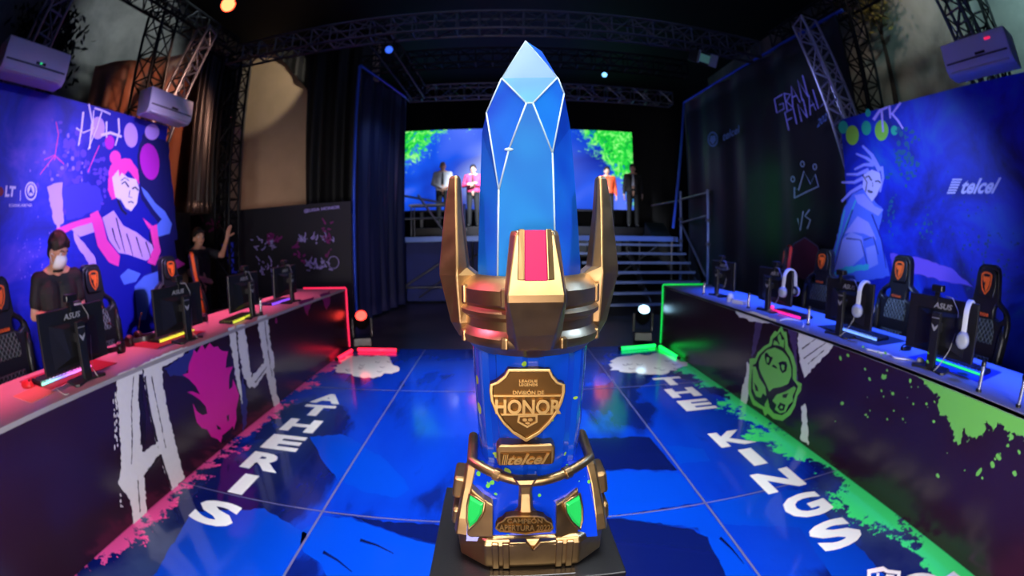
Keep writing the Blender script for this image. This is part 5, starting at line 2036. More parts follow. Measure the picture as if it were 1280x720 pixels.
# ================================================================== air conditioners
def make_ac(m):
    t = thing('air_conditioner', '', 'air conditioner', group='wall air conditioners hung above the backdrops')
    mb = MB()   # faces +x ; profile in x,z extruded along y
    prof = [(-.11, -.14), (.06, -.14), (.105, -.09), (.115, 0), (.108, .14), (-.11, .14)]
    mb.prism(prof, (0, .40, 0), (1, 0, 0), (0, 0, 1), .80)
    bd = mb.build('body', m, t, bevel=.012, seg=3, smooth=40)
    mb = MB()
    mb.box((.1085, 0, -.045), (.01, .74, .012))
    mb.build('seam_slot', PLA, bd)
    mb = MB()
    mb.box((.088, 0, -.115), (.045, .70, .012), Matrix.Rotation(.75, 3, 'Y'))
    mb.build('vane', m, t, bevel=.003)
    mb = MB()
    mb.box((.112, .05, -.02), (.012, .12, .022))
    mb.build('display', PLA, t, bevel=.002)
    mb = MB()
    mb.box((-.12, 0, .0), (.02, .6, .2))
    mb.build('mounting_plate', GREYM, t)
    return t


ACM = mat('white_ac_plastic', c(222, 220, 226), .4)
a0 = make_ac(ACM)
place(a0, (-3.62, 1.66, 2.97), 0, 'white air conditioner above the plain blue end of the backdrop')
place(copy_tree(a0), (-3.62, 3.72, 2.97), 0, 'white air conditioner at the corner of the backdrop next to the brown tarp')
a2 = copy_tree(a0)
place(a2, (3.62, 1.53, 2.97), PI, 'violet lit air conditioner with a small red logo above the phone company backdrop')
mb = MB()
mb.box((.113, .18, .075), (.006, .07, .018))
mb.build('red_logo', em('red_logo_glow', c(255, 40, 90), .8), a2)
dg_ = MB()
dg_.box((.119, .05, -.02), (.004, .03, .01))
dg_.build('digits', em('digit_glow', c(60, 255, 150), .8), a0)

# ================================================================== stage lights
def moving_head(label, loc, rz, tilt, glow, group='moving head lights'):
    t = thing('moving_head_light', label, 'stage light', loc, rz, group)
    mb = MB()
    mb.box((0, 0, .06), (.30, .26, .12), taper=.92)
    mb.build('base', PLA, t, bevel=.012)
    for sg in (-1, 1):
        mb = MB()
        mb.box((0, sg * .13, .24), (.09, .035, .26))
        mb.build('yoke_arm', PLA, t, bevel=.012)
    R_ = Matrix.Rotation(tilt, 3, 'Y')
    mb = MB()
    mb.lathe([(0, -.13), (.07, -.13), (.095, -.08), (.105, 0), (.10, .10), (.085, .15), (.08, .15), (.078, .13), (0, .13)], n=24, cap=False)
    mb.v = [Vector((0, 0, .33)) + R_ @ v for v in mb.v]
    hd = mb.build('head', PLA, t, smooth=35)
    mb = MB()
    mb.lathe([(0, .150), (.04, .147), (.074, .138), (.076, .13)], n=24)
    mb.v = [Vector((0, 0, .33)) + R_ @ v for v in mb.v]
    mb.build('lens', glow, hd, smooth=True)
    return t


moving_head('black moving head light with glowing red lens on the floor behind the pink emblem counter', (-1.87, 5.80, 0), -PI / 2 + .25, .9, em('red_lens', c(255, 60, 50), 5))
moving_head('black moving head light with white blue lens on the floor beside the bird emblem counter', (1.96, 5.95, 0), -PI / 2 - .2, .75, em('white_lens', c(170, 225, 255), 6))


def par_can(label, loc, target, glow, r=.11, L_=.24, name='spotlight', group='spotlights hung from the trusses'):
    t = thing(name, label, 'stage light', loc, 0, group)
    q = (Vector(target) - Vector(loc)).to_track_quat('Z', 'Y').to_matrix()
    mb = MB()
    mb.lathe([(0, -L_ * .6), (r * .6, -L_ * .6), (r * .85, -L_ * .4), (r, -.02), (r, L_ * .4), (r * .95, L_ * .4), (r * .93, L_ * .2), (0, L_ * .2)], n=20, cap=False)
    mb.v = [q @ v for v in mb.v]
    cn = mb.build('can', PLA, t, smooth=35)
    mb = MB()
    mb.lathe([(0, L_ * .30), (r * .5, L_ * .29), (r * .9, L_ * .24), (r * .9, L_ * .21)], n=20)
    mb.v = [q @ v for v in mb.v]
    mb.build('lens', glow, cn, smooth=True)
    mb = MB()
    mb.path([(r * 1.1, 0, 0), (r * 1.1, 0, .16), (-r * 1.1, 0, .16), (-r * 1.1, 0, 0)], .012, 6)
    mb.tube((0, 0, .15), (0, 0, .25), .018, 8)
    mb.build('bracket', BTR, t)
    return t


par_can('round spotlight glowing orange red under the ceiling at the top of the picture', (-3.16, 4.0, 4.28), (0, .9, 1.9), em('orange_red_lens', c(255, 70, 40), 14), r=.10)
par_can('small spotlight with a dim blue glow hung from the wall to wall truss', (-1.55, 5.9, 4.12), (-.5, 0, 1.5), em('blue_lens', c(60, 110, 255), 1.2), r=.06, L_=.16)
par_can('small pale blue spotlight on the dim middle truss', (1.9, 7.75, 4.4), (.5, 0, 1.5), em('pale_lens', c(120, 190, 255), 3), r=.05, L_=.14)
par_can('cluster spotlight with blue lenses high above the crystal tip', (.13, 5.0, 4.72), (0, 1, 1), em('deep_blue_lens', c(50, 70, 255), 2.5), r=.13, L_=.2)
t = thing('hanging_flood_light', 'square flood light with barn doors coloured as if lit pale green hung from the wall to wall truss', 'stage light', (2.98, 5.95, 4.18), .3)
mb = MB()
mb.box((0, 0, 0), (.26, .20, .20), Matrix.Rotation(.5, 3, 'X'))
fb = mb.build('lamp_box', PLA, t, bevel=.008)
mb = MB()
mb.box((0, -.12, -.055), (.20, .01, .13), Matrix.Rotation(.5, 3, 'X'))
mb.build('lens', em('dim_green_lens', c(120, 190, 160), .10), fb)
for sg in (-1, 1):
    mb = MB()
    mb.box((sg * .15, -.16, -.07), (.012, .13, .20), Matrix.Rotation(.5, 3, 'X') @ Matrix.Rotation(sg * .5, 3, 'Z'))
    mb.build('barn_door', mat('green_lit_metal', c(170, 190, 180), .3, .6), t)  # greenish light put into the door colour
mb = MB()
mb.tube((0, 0, .08), (0, 0, .2), .016, 8)
mb.build('bracket', BTR, t, smooth=40)
# ================================================================== people
SKIN = mat('skin_tan', c(205, 150, 122), .5, noise=.06, nscale=30)
SKIN2 = mat('skin_light', c(222, 172, 146), .5, noise=.06, nscale=30)
HAIRM = mat('dark_hair', c(26, 18, 16), .5, bump=.5, bscale=180)
EYEW = mat('eye_white', c(225, 220, 215), .25)
IRIS = mat('iris_dark', c(30, 18, 12), .2)
LIPS = mat('lips', c(150, 80, 74), .5)
BROWM = mat('brow_dark', c(30, 20, 16), .7)


def remesh(o, vox, smooth=4, fac=.5):
    r = o.modifiers.new('union', 'REMESH')
    r.mode = 'VOXEL'
    r.voxel_size = vox
    r.use_smooth_shade = True
    if smooth:
        q = o.modifiers.new('soften', 'SMOOTH')
        q.iterations = smooth
        q.factor = fac
    return o


def hand(mb, wrist, d, palm_n, curl, k=1.0, side=1):
    """palm, four unequal fingers and a thumb: d = pointing direction, palm_n = the way the palm faces"""
    d, n = Vector(d).normalized(), Vector(palm_n)
    n = (n - d * n.dot(d)).normalized()
    s_ = d.cross(n) * side
    w = Vector(wrist)
    for q in (-.026, -.009, .009, .026):
        mb.capsule(w + s_ * q * .7 * k, w + d * .085 * k + s_ * q * k, .0145 * k, .0125 * k, 8)
    for i, (q, L_) in enumerate(((-.029, .062), (-.010, .078), (.010, .086), (.029, .076))):
        p = w + d * .088 * k + s_ * q * k
        dd = d.copy()
        for j, f in enumerate((.42, .33, .25)):
            a = curl * (.5 + .35 * j)
            dd = (d * math.cos(a) + n * math.sin(a)).normalized()
            e = p + dd * L_ * f * 1.15 * k
            mb.capsule(p, e, (.0092 - .0008 * j) * k, (.0086 - .0008 * j) * k, 8)
            p = e
    p = w + d * .025 * k + s_ * .030 * k
    for L_, a in ((.036, .0), (.030, .35), (.024, .6)):
        dd = (d * .62 + s_ * (.78 - a * .5) + n * (a + curl * .35)).normalized()
        e = p + dd * L_ * k
        mb.capsule(p, e, .0115 * k, .0098 * k, 8)
        p = e


def person(label, loc, rz, J, skin, top, top_name, top_long, trousers, shoes, hair='short', vox=.007, face=True, group=None, H=1.0, hands=None, tie=None, collar=None):
    """J: joints in metres, the figure facing +x"""
    t = thing('person', label, 'person', loc, rz, group)
    V_ = {k_: Vector(v) * H for k_, v in J.items()}
    h = H
    look = (V_['look'] - V_['head']).normalized()
    up = Vector((0, 0, 1))
    side = up.cross(look).normalized()
    up2 = look.cross(side).normalized()
    R_ = Matrix((look, side, up2)).transposed()

    def hp(x, y, z):
        return V_['head'] + R_ @ (Vector((x, y, z)) * h)
    mb = MB()
    # head
    mb.sphere(hp(-.008, 0, .03), .092 * h, 20, 14, (1.05, .84, 1.05), R_)
    mb.sphere(hp(.018, 0, -.035), .072 * h, 18, 12, (1.0, .86, 1.12), R_)
    mb.sphere(hp(.055, 0, -.085), .032 * h, 12, 8, (1, 1.1, .8), R_)
    mb.capsule(hp(.083, 0, .012), hp(.104, 0, -.026), .010 * h, .0145 * h, 8)
    for sg in (-1, 1):
        mb.sphere(hp(-.008, sg * .080, -.012), .026 * h, 10, 8, (.8, .4, 1.2), R_)
        mb.sphere(hp(.066, sg * .036, -.03), .022 * h, 10, 8, (1, 1, 1), R_)
        mb.capsule(hp(.082, sg * .018, .036), hp(.070, sg * .052, .036), .010 * h, .008 * h, 8)
    mb.capsule(hp(.082, -.018, -.058), hp(.082, .018, -.058), .009 * h, .009 * h, 8)
    mb.capsule(V_['neck'] + Vector((0, 0, -.03)), hp(-.015, 0, -.06), .058 * h, .052 * h, 14)
    # trunk and legs
    mb.capsule(V_['pelvis'] + Vector((0, -.06, 0)), V_['pelvis'] + Vector((0, .06, 0)), .115 * h, None, 14)
    mb.capsule(V_['pelvis'], V_['waist'], .125 * h, .118 * h, 14)
    for q in (-.055, .055):
        mb.capsule(V_['waist'] + Vector((0, q, 0)), V_['chest'] + Vector((0, q * 1.3, 0)), .10 * h, .112 * h, 14)
    mb.capsule(V_['lsh'], V_['rsh'], .058 * h, None, 12)
    mb.capsule(V_['lsh'] * .55 + V_['neck'] * .45, V_['neck'], .05 * h, .056 * h, 12)
    mb.capsule(V_['rsh'] * .55 + V_['neck'] * .45, V_['neck'], .05 * h, .056 * h, 12)
    for a in 'lr':
        mb.capsule(V_[a + 'sh'], V_[a + 'el'], .050 * h, .039 * h, 12)
        mb.capsule(V_[a + 'el'], V_[a + 'wr'], .040 * h, .027 * h, 12)
        mb.capsule(V_[a + 'hip'], V_[a + 'kn'], .080 * h, .056 * h, 12)
        mb.capsule(V_[a + 'kn'], V_[a + 'an'], .056 * h, .038 * h, 12)
        mb.capsule(V_[a + 'an'] + Vector((-.02, 0, -.03)) * h, V_[a + 'to'], .038 * h, .030 * h, 10)
        hd_ = (hands or {}).get(a) or ((V_[a + 'wr'] - V_[a + 'el']), Vector((0, -1 if a == 'l' else 1, 0)), .5)
        hand(mb, V_[a + 'wr'] + Vector(hd_[0]).normalized() * .012, hd_[0], hd_[1], hd_[2], h, 1 if a == 'l' else -1)
    body = remesh(mb.build('body', skin, t), vox * .8, 3)
    # upper garment
    mb = MB()
    mb.capsule(V_['pelvis'] + Vector((0, -.065, .05)), V_['pelvis'] + Vector((0, .065, .05)), .126 * h, None, 14)
    for q in (-.06, .06):
        mb.capsule(V_['pelvis'] + Vector((0, q, .08)), V_['waist'] + Vector((0, q, 0)), .122 * h, .118 * h, 14)
        mb.capsule(V_['waist'] + Vector((0, q, 0)), V_['chest'] + Vector((0, q * 1.35, 0)), .118 * h, .124 * h, 14)
    mb.capsule(V_['lsh'], V_['rsh'], .070 * h, None, 12)
    for a in 'lr':
        mb.capsule(V_[a + 'sh'] * .6 + V_['neck'] * .4 - Vector((0, 0, .012)), V_[a + 'sh'], .058 * h, .064 * h, 12)
        e = V_[a + 'el'] if top_long else V_[a + 'sh'].lerp(V_[a + 'el'], .62)
        mb.capsule(V_[a + 'sh'], e, .064 * h, (.050 if top_long else .062) * h, 12)
        if top_long:
            mb.capsule(V_[a + 'el'], V_[a + 'el'].lerp(V_[a + 'wr'], .93), .051 * h, .037 * h, 12)
    tp = remesh(mb.build(top_name, top, t), vox, 4)
    mb = MB()
    mb.path([V_['neck'] + Vector((.062 * math.cos(a), .066 * math.sin(a), -.012 + .01 * -math.cos(a))) * h for a in [2 * PI * k_ / 20 for k_ in range(20)]], .010 * h, 8, closed=True)
    mb.build('collar', collar or top, tp, smooth=True)
    if tie:
        mb = MB()
        c0, c1, w0_ = V_['neck'] + Vector((.075, 0, -.04)) * h, V_['waist'] + Vector((.14, 0, .02)) * h, .03
        ch_ = V_['chest'] + Vector((.135, 0, .03)) * h
        mb.loft([[c0 + Vector((.01, -.014, .01)), c0 + Vector((.01, .014, .01)), c0 + Vector((-.01, .014, .01)), c0 + Vector((-.01, -.014, .01))],
                 [ch_ + Vector((.01, -.022, 0)), ch_ + Vector((.01, .022, 0)), ch_ + Vector((-.01, .022, 0)), ch_ + Vector((-.01, -.022, 0))],
                 [c1 + Vector((.01, -.034, 0)), c1 + Vector((.01, .034, 0)), c1 + Vector((-.01, .034, 0)), c1 + Vector((-.01, -.034, 0))]])
        mb.build(tie[0], tie[1], tp)
    # trousers, shoes
    mb = MB()
    mb.capsule(V_['pelvis'] + Vector((0, -.06, 0)), V_['pelvis'] + Vector((0, .06, 0)), .122 * h, None, 14)
    for a in 'lr':
        mb.capsule(V_[a + 'hip'] + Vector((0, 0, .02)), V_[a + 'kn'], .096 * h, .070 * h, 12)
        mb.capsule(V_[a + 'kn'], V_[a + 'an'] + Vector((0, 0, .02)), .070 * h, .058 * h, 12)
    remesh(mb.build('trousers', trousers, t), vox, 4)
    for a in 'lr':
        mb = MB()
        an, to = V_[a + 'an'], V_[a + 'to']
        mb.capsule(an + Vector((-.03, 0, -.032)) * h, to + Vector((.01, 0, .012)) * h, .047 * h, .040 * h, 12)
        mb.capsule(an, an + Vector((0, 0, -.03)) * h, .048 * h, .048 * h, 12)
        for v in mb.v:
            v.z = max(v.z, min(an.z, to.z) - .075 * h) if False else max(v.z, .002)
        remesh(mb.build('shoe', shoes, t), vox, 2)
    # hair
    if hair:
        mb = MB()
        mb.sphere(hp(-.022, 0, .055), .099 * h, 20, 14, (1.06, .90, 1.0), R_)
        mb.sphere(hp(-.055, 0, .0), .068 * h, 16, 12, (.8, 1.08, 1.25), R_)
        if hair == 'short':
            for k_ in range(9):
                y = -.05 + .0125 * k_
                mb.capsule(hp(.0, y, .128 - abs(y) * .45), hp(.078, y * 1.05 + .006, .098 - abs(y) * .35), .020 * h, .014 * h, 8)
        if hair == 'tuft':
            for k_ in range(7):
                y = -.05 + .016 * k_
                mb.capsule(hp(-.04, y, .110), hp(.052 + .008 * (k_ % 2), y * 1.2 + .008, .088 - abs(y) * .45 + .010 * (k_ % 3)), .030 * h, .020 * h, 8)
                mb.capsule(hp(-.06, y * 1.3, .05), hp(-.02, y * 1.6, .085 - abs(y) * .4), .03 * h, .022 * h, 8)
        if hair == 'bun':
            mb.sphere(hp(-.10, 0, .07), .05 * h, 12, 8)
        remesh(mb.build('hair', HAIRM, t), vox, 2)
    if face:
        for sg in (-1, 1):
            mb = MB()
            mb.sphere(hp(.0735, sg * .034, .014), .0135 * h, 12, 8, (.8, 1.15, .75), R_)
            ey = mb.build('eye', EYEW, t, smooth=True)
            mb = MB()
            mb.sphere(hp(.0815, sg * .034, .012), .0062 * h, 10, 8, (.6, 1, 1), R_)
            mb.build('iris', IRIS, ey, smooth=True)
            mb = MB()
            mb.path([hp(.0885, sg * .018, .036), hp(.0875, sg * .036, .043), hp(.074, sg * .056, .036)], .0042 * h, 6)
            mb.build('eyebrow', BROWM, t, smooth=True)
        mb = MB()
        mb.path([hp(.079, -.022, -.060), hp(.091, 0, -.058), hp(.079, .022, -.060)], .0055 * h, 6)
        mb.build('mouth', LIPS, t, smooth=True)
    return t, hp, R_, V_


def base_pose(**k):
    J = dict(head=(.02, 0, 1.605), look=(1.02, 0, 1.60), neck=(0, 0, 1.475), chest=(0, 0, 1.29), waist=(0, 0, 1.10), pelvis=(0, 0, .96),
             lsh=(0, .185, 1.405), rsh=(0, -.185, 1.405), lel=(-.02, .235, 1.13), rel=(-.02, -.235, 1.13), lwr=(.06, .25, .90), rwr=(.06, -.25, .90),
             lhip=(0, .09, .92), rhip=(0, -.09, .92), lkn=(.02, .105, .50), rkn=(.02, -.105, .50), lan=(-.01, .11, .085), ran=(-.01, -.11, .085), lto=(.15, .125, .035), rto=(.15, -.125, .035))
    J.update(k)
    return J


BTEE = mat('black_tshirt', c(18, 18, 20), .75, bump=.2, bscale=14)
BTRO = mat('black_trousers', c(16, 17, 22), .8)
BSHO = mat('black_shoes', c(14, 14, 15), .5)
# the masked man bends his head over the things in his hands
J = base_pose(head=(.10, 0, 1.545), look=(.80, .34, 1.16), neck=(.045, 0, 1.43), chest=(.02, 0, 1.26), lsh=(.03, .19, 1.355), rsh=(.03, -.19, 1.355), waist=(0, 0, 1.09),
              lel=(.05, .235, 1.12), rel=(.02, -.25, 1.12), lwr=(.27, .115, 1.13), rwr=(.25, -.12, 1.11))
H1_ = {'l': ((.7, -.7, .05), (0, -.3, 1), .9), 'r': ((.75, .65, .05), (0, .3, 1), .9)}
man, hp, R_, V_ = person('person in black t-shirt with white face mask looking down at a gadget in both hands', (-3.08, 1.86, 0), -.18, J, SKIN, BTEE, 't_shirt', False, BTRO, BSHO, 'tuft', vox=.0065, hands=H1_, H=.95)
mb = MB()
rows = []
for i in range(9):
    a = -1.25 + 2.5 * i / 8
    r0 = []
    for z_, x_, wd in ((.006, .100, .58), (-.02, .117, .80), (-.05, .114, .93), (-.08, .103, .92), (-.102, .080, .74)):
        r0.append(hp(.012 + (x_ - .012) * math.cos(a) ** .8 if abs(a) < 1.5 else 0, .082 * wd * math.sin(a) * 1.05, z_))
    rows.append(r0)
nn = len(rows[0])
for r0 in rows:
    mb.v += r0
for r0 in rows:
    mb.v += [p + R_ @ Vector((-.006, 0, 0)) for p in r0]
o_ = 9 * nn
for i in range(8):
    for j in range(nn - 1):
        a = i * nn + j
        mb.f.append((a, a + nn, a + nn + 1, a + 1))
        mb.f.append((o_ + a, o_ + a + 1, o_ + a + nn + 1, o_ + a + nn))
for i in range(8):
    for j in (0, nn - 1):
        a = i * nn + j
        mb.f.append((a, a + nn, o_ + a + nn, o_ + a))
for i in (0, 8):
    for j in range(nn - 1):
        a = i * nn + j
        mb.f.append((a, a + 1, o_ + a + 1, o_ + a))
mk = mb.build('face_mask', mat('mask_white', c(236, 234, 236), .7), man, smooth=True)
mb = MB()
for sg in (-1, 1):
    for z0 in (-.012, -.075):
        mb.path([hp(.035, sg * .076, z0), hp(.012, sg * .086, z0 * .6), hp(-.016, sg * .088, -.012)], .0022, 6)
mb.build_each('ear_loop', mat('mask_white', c(236, 234, 236), .7), mk, smooth=True)
# the things he holds
Mw = man.matrix_basis
gp = Mw @ Vector((.355, .012, 1.10))
t = thing('camera_gadget', 'black boxy camera gadget held by the masked man over the monitor', 'camera', gp, -.18)
mb = MB()
mb.box((0, 0, .01), (.055, .12, .062))
mb.build('body', PLA, t, bevel=.008)
mb = MB()
mb.box((-.031, 0, .012), (.003, .09, .042))
mb.build('screen', mat('grey_screen', c(70, 74, 80), .15), t)
mb = MB()
mb.box((.0285, 0, .012), (.003, .09, .02))
mb.build('label_panel', SILV, t)

# the waving person
J = base_pose(look=(.9, -.35, 1.62), lsh=(.02, .19, 1.41), lel=(.22, .28, 1.36), lwr=(.36, .24, 1.57), rel=(.06, -.25, 1.16), rwr=(.22, -.20, 1.10))
Hw = {'l': ((.25, .05, .95), (1, -.2, 0), .25)}
person('person in dark top raising one bare arm behind the orange edged chair', (-3.80, 4.72, 0), -.1, J, SKIN, mat('charcoal_top', c(24, 24, 30), .75), 'top', False, BTRO, BSHO, 'short', vox=.010, hands=Hw, H=.955)

# four people on the stage, facing the hall
def stand(label, x, y, z, rz, **k):
    return person(label, (x, y, z), rz, k.pop('J', base_pose()), k.pop('skin', SKIN2), vox=.013, **k)


F_ = -PI / 2
J = base_pose(lel=(.02, .26, 1.14), lwr=(.20, .12, 1.04), rel=(.02, -.26, 1.14), rwr=(.20, -.12, 1.04))
stand('bald person in white shirt with dark tie on the stage before the blue screen', -1.45, 11.5, 1.662, F_ + .1, J=J, top=mat('white_shirt', c(214, 218, 226), .7), top_name='shirt', top_long=True, trousers=BTRO, shoes=BSHO, hair=None, tie=('tie', mat('dark_tie', c(22, 26, 34), .6)), H=.985)
J = base_pose(lel=(.02, .27, 1.14), lwr=(.22, .02, 1.16), rel=(.02, -.27, 1.14), rwr=(.22, -.04, 1.18))
stand('person in pink top and dark waistcoat with folded arms on the stage beside the crystal', -.68, 11.6, 1.662, F_, J=J, top=mat('pink_top', c(220, 60, 110), .7), top_name='shirt', top_long=True, trousers=BTRO, shoes=BSHO, hair='short', tie=('waistcoat', mat('dark_waistcoat', c(30, 30, 36), .7)), H=.93)
stand('person in orange top on the stage beside the tall golden fin', 2.80, 11.6, 1.662, F_ - .15, top=mat('orange_top', c(230, 84, 40), .7), top_name='shirt', top_long=True, trousers=BTRO, shoes=BSHO, hair='bun', H=.92)
stand('person in open black jacket over a white shirt standing on the stage near the stairs', 3.46, 11.45, 1.662, F_ - .2, top=mat('black_jacket', c(22, 22, 26), .7), top_name='jacket', top_long=True, trousers=BTRO, shoes=BSHO, hair='short', tie=('shirt_front', mat('white_shirt', c(214, 218, 226), .7)), H=.965)
# casters' table on the stage
t = thing('presenter_table', 'slim white topped table on the stage in front of the bald presenter', 'table', (-1.65, 10.68, 1.441))
mb = MB()
mb.box((0, 0, .74), (.95, .5, .045))
mb.build('tabletop', mat('white_laminate', c(214, 216, 222), .4), t, bevel=.006)
for sx in (-1, 1):
    for sy in (-1, 1):
        mb = MB()
        mb.tube((sx * .42, sy * .2, 0), (sx * .42, sy * .2, .72), .018, 10)
        mb.build('leg', GREYM, t, smooth=40)

# tree boughs against the hall side, dark at night
def boughs(label, cen, r, n, m, seed):
    rn = random.Random(seed)
    t = thing('tree', label, 'foliage', cen)
    mb = MB()
    for k_ in range(6):
        e = Vector((rn.uniform(-.2, .2), rn.uniform(-r, r), rn.uniform(-r, r)))
        mb.path([Vector((0, 0, -r * 1.2)), e * .4 + Vector((0, 0, -.2)), e], .02, 6, radii=[.03, .02, .008])
    mb.path([Vector((0, 0, -cen[2])), Vector((.02, .03, -cen[2] * .5)), Vector((0, 0, -r * 1.1))], .05, 8, radii=[.09, .06, .03])
    mb.build('trunk', mat('bark', c(40, 30, 24), .9), t, smooth=True)
    mb = MB()
    for _ in range(n):
        p = Vector((max(-.25, min(.25, rn.gauss(0, .09))), max(-r * 1.3, min(r * 1.3, rn.gauss(0, r * .45))), rn.gauss(0, r * .5)))
        a = Vector((rn.gauss(0, 1), rn.gauss(0, 1), rn.gauss(0, 1))).normalized() * rn.uniform(.04, .09)
        b = a.orthogonal().normalized() * a.length * .35
        mb.add([p - a, p + b, p + a, p - b], [(0, 1, 2, 3)])
    o = mb.build('leaves', m, t, recalc=False)
    o['kind'] = 'stuff'
    return t


boughs('dark leafy tree against the pale tarp above the pink figure backdrop', (-5.3, 2.55, 4.0), .6, 1500, mat('leaf_dark', c(20, 26, 18), .7), 3)
boughs('yellow lit leafy tree at the top above the white lattice brace', (5.3, 4.0, 5.0), .45, 600, mat('leaf_yellow', c(120, 110, 50), .7), 4)

wp = at(822, 290, y=10.55)
t = thing('stage_wedge', 'dark wedge shaped stage monitor on the deck beside the stairs rail', 'speaker', (wp.x, 10.55, 1.441), .2)
mb = MB()
mb.add([Vector(p) for p in ((-.28, -.18, 0), (.28, -.18, 0), (.28, .20, 0), (-.28, .20, 0), (-.28, -.12, .10), (.28, -.12, .10), (.28, .16, .34), (-.28, .16, .34))],
       [(3, 2, 1, 0), (4, 5, 6, 7), (0, 1, 5, 4), (1, 2, 6, 5), (2, 3, 7, 6), (3, 0, 4, 7)])
mb.build('cabinet', mat('dark_teal_box', c(30, 42, 46), .5), t, bevel=.01)
mb = MB()
mb.add([Vector(p) for p in ((-.25, -.121, .112), (.25, -.121, .112), (.25, .140, .335), (-.25, .140, .335), (-.25, -.125, .118), (.25, -.125, .118), (.25, .136, .341), (-.25, .136, .341))],
       [(3, 2, 1, 0), (4, 5, 6, 7), (0, 1, 5, 4), (1, 2, 6, 5), (2, 3, 7, 6), (3, 0, 4, 7)])
mb.build('grille', mat('grille_metal', c(44, 58, 62), .4, .5), t)
# ================================================================== light
# white wash on the printed floor
light('AREA', 'floor_wash', (.05, 2.6, 4.4), (.05, 2.6, 0), 80, (.93, .95, 1), 2.5, 4.6, spread=32)
# trophy: warm key and low fill added behind the camera, pink from the pink side, blue from the other
light('AREA', 'trophy_key', (-.1, -1.6, 2.5), (TX, .75, 1.25), 11.5, (1, .95, .9), 1.6, .9, spread=70)
light('AREA', 'trophy_low', (-.55, -1.6, .9), (TX, .75, 1.15), 4.6, (1, .82, .84), 1.2, .6, spread=80)
light('SPOT', 'pink_rim', (-3.4, .9, 3.9), (TX, .75, 1.2), 620, (1, .16, .55), spot=9, soft=.25)
light('SPOT', 'blue_rim', (3.4, .9, 3.9), (TX, .75, 1.22), 620, (.22, .42, 1), spot=10, soft=.25)
light('SPOT', 'crown_top', (.1, .2, 4.6), (TX, .75, 1.6), 60, (.8, .92, 1), spot=14, soft=.2)
# backdrops, lit from trusses across the hall
light('SPOT', 'backdrop_wash', (1.2, 3.2, 4.4), (-3.75, 2.9, 1.75), 1900, (.62, .46, 1), spot=30, blend=.9, soft=.15)
light('SPOT', 'backdrop_wash', (1.2, 2.6, 4.4), (-3.75, 1.6, 1.5), 420, (.35, .36, 1), spot=30, blend=.9, soft=.15)
light('SPOT', 'backdrop_wash', (-1.2, 3.2, 4.4), (3.75, 2.7, 1.65), 1500, (.30, .46, 1), spot=28, blend=.95, soft=.15)
# counters
light('AREA', 'red_counter', (-2.58, 2.3, 4.4), (-2.58, 2.3, .8), 40, (1, .10, .2), .3, 5.2, spread=20)
light('SPOT', 'red_counter_end', (-4.2, 6.2, 3.6), (-2.4, 4.6, .8), 300, (1, .1, .3), spot=32, blend=.9, soft=.15)
light('AREA', 'blue_counter', (2.64, 2.3, 4.4), (2.64, 2.3, .8), 78, (.02, .08, 1), .3, 5.4, spread=18)
# walls
light('SPOT', 'tarp_cool', (-3.0, 4.6, 5.6), (-5.7, 4.6, 4.9), 170, (.75, .92, 1), spot=62, blend=.5, soft=.1)
light('SPOT', 'tarp_warm', (-2.0, 4.2, 4.35), (-5.1, 5.0, 2.9), 330, (1, .50, .34), spot=50, blend=.6)
light('SPOT', 'alcove', (-3.6, 6.9, 5.5), (-5.1, 8.75, 5.0), 90, (1, .9, .7), spot=42, blend=.12)
light('SPOT', 'alcove_low', (-4.9, 7.3, 2.3), (-5.0, 8.75, 3.0), 10, (1, .6, .55), spot=110, blend=.6)
light('SPOT', 'tarp_right', (3.9, .4, 5.5), (5.7, 2.0, 4.2), 330, (.5, .95, 1), spot=70, blend=.5)
light('SPOT', 'tarp_right_dim', (3.9, 3.2, 5.5), (5.7, 3.8, 4.2), 60, (1, .85, .75), spot=70, blend=.5)
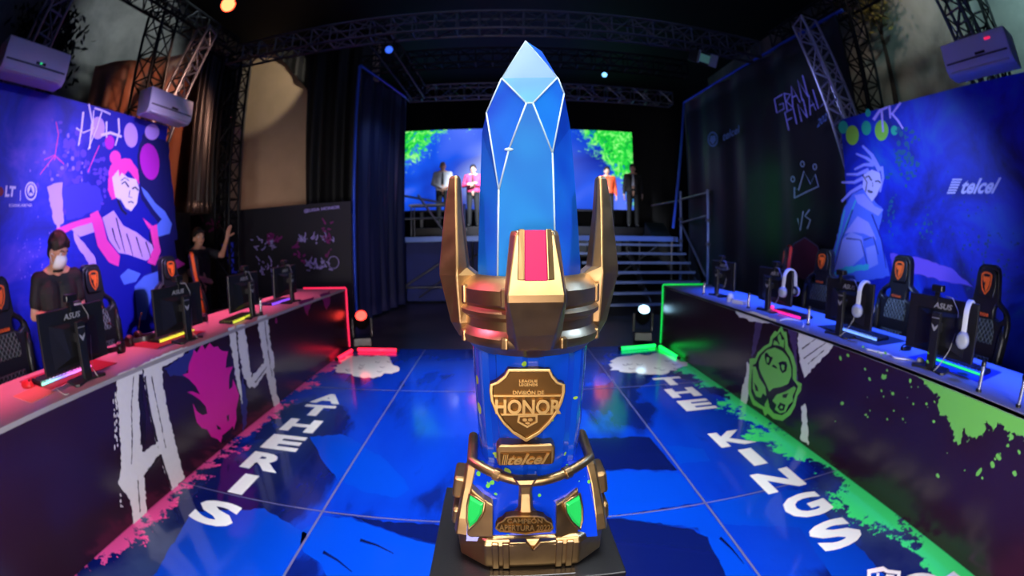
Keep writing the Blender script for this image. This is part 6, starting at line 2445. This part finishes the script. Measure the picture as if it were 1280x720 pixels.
light('SPOT', 'stage_front', (.5, 8.8, 4.5), (.8, 11.6, 2.4), 3400, (.8, .88, 1), spot=80, blend=.6)
light('SPOT', 'stairs_blue', (2.4, 6.4, 4.3), (3.0, 8.8, .8), 500, (.2, .38, 1), spot=50, blend=.6)
light('SPOT', 'drape_green', (1.6, 7.0, 2.0), (4.05, 6.4, 2.0), 45, (.06, 1, .25), spot=46, blend=1)
light('SPOT', 'drape_blue', (2.2, 4.4, 4.3), (4.2, 5.2, 2.9), 60, (.4, .42, 1), spot=60, blend=.6)
light('SPOT', 'hoarding_violet', (-1.2, 3.6, 4.3), (-3.2, 6.8, 1.3), 280, (.62, .5, 1), spot=40, blend=.8)  # violet lamp added to brighten the dim scribbles
light('SPOT', 'back_floor', (-1.0, 6.2, 4.3), (-.8, 7.4, 0), 70, (1, .4, .55), spot=70, blend=.7)
light('SPOT', 'wing_blue', (-.6, 6.8, 4.3), (-2.3, 8.4, 2), 80, (.2, .35, 1), spot=60, blend=.6)
light('AREA', 'hall_fill', (0, 4.5, 5.7), (0, 4.5, 0), 22, (.35, .45, 1), 6, 8)
light('SPOT', 'panel_fill', (-.35, -1.7, .98), (-2.0, 2.4, .42), 640, (1, .93, .93), spot=58, blend=.8, soft=.4)  # unseen low lamp added behind the camera to brighten this counter front
light('SPOT', 'panel_fill', (.45, -1.7, .98), (2.1, 2.4, .42), 580, (.97, .95, 1), spot=58, blend=.8, soft=.4)  # same added lamp for the other counter front
w = bpy.data.worlds.new('w')
SC.world = w
w.use_nodes = True
w.node_tree.nodes['Background'].inputs[0].default_value = (.02, .03, .06, 1)
w.node_tree.nodes['Background'].inputs[1].default_value = .3
SC.view_settings.view_transform = 'Standard'
SC.view_settings.look = 'None'
SC.view_settings.exposure = 0
SC.view_settings.gamma = 1
SC.view_settings.use_curve_mapping = False
SC.cycles.max_bounces = 6
SC.cycles.diffuse_bounces = 2
SC.cycles.glossy_bounces = 4
SC.cycles.sample_clamp_indirect = 4
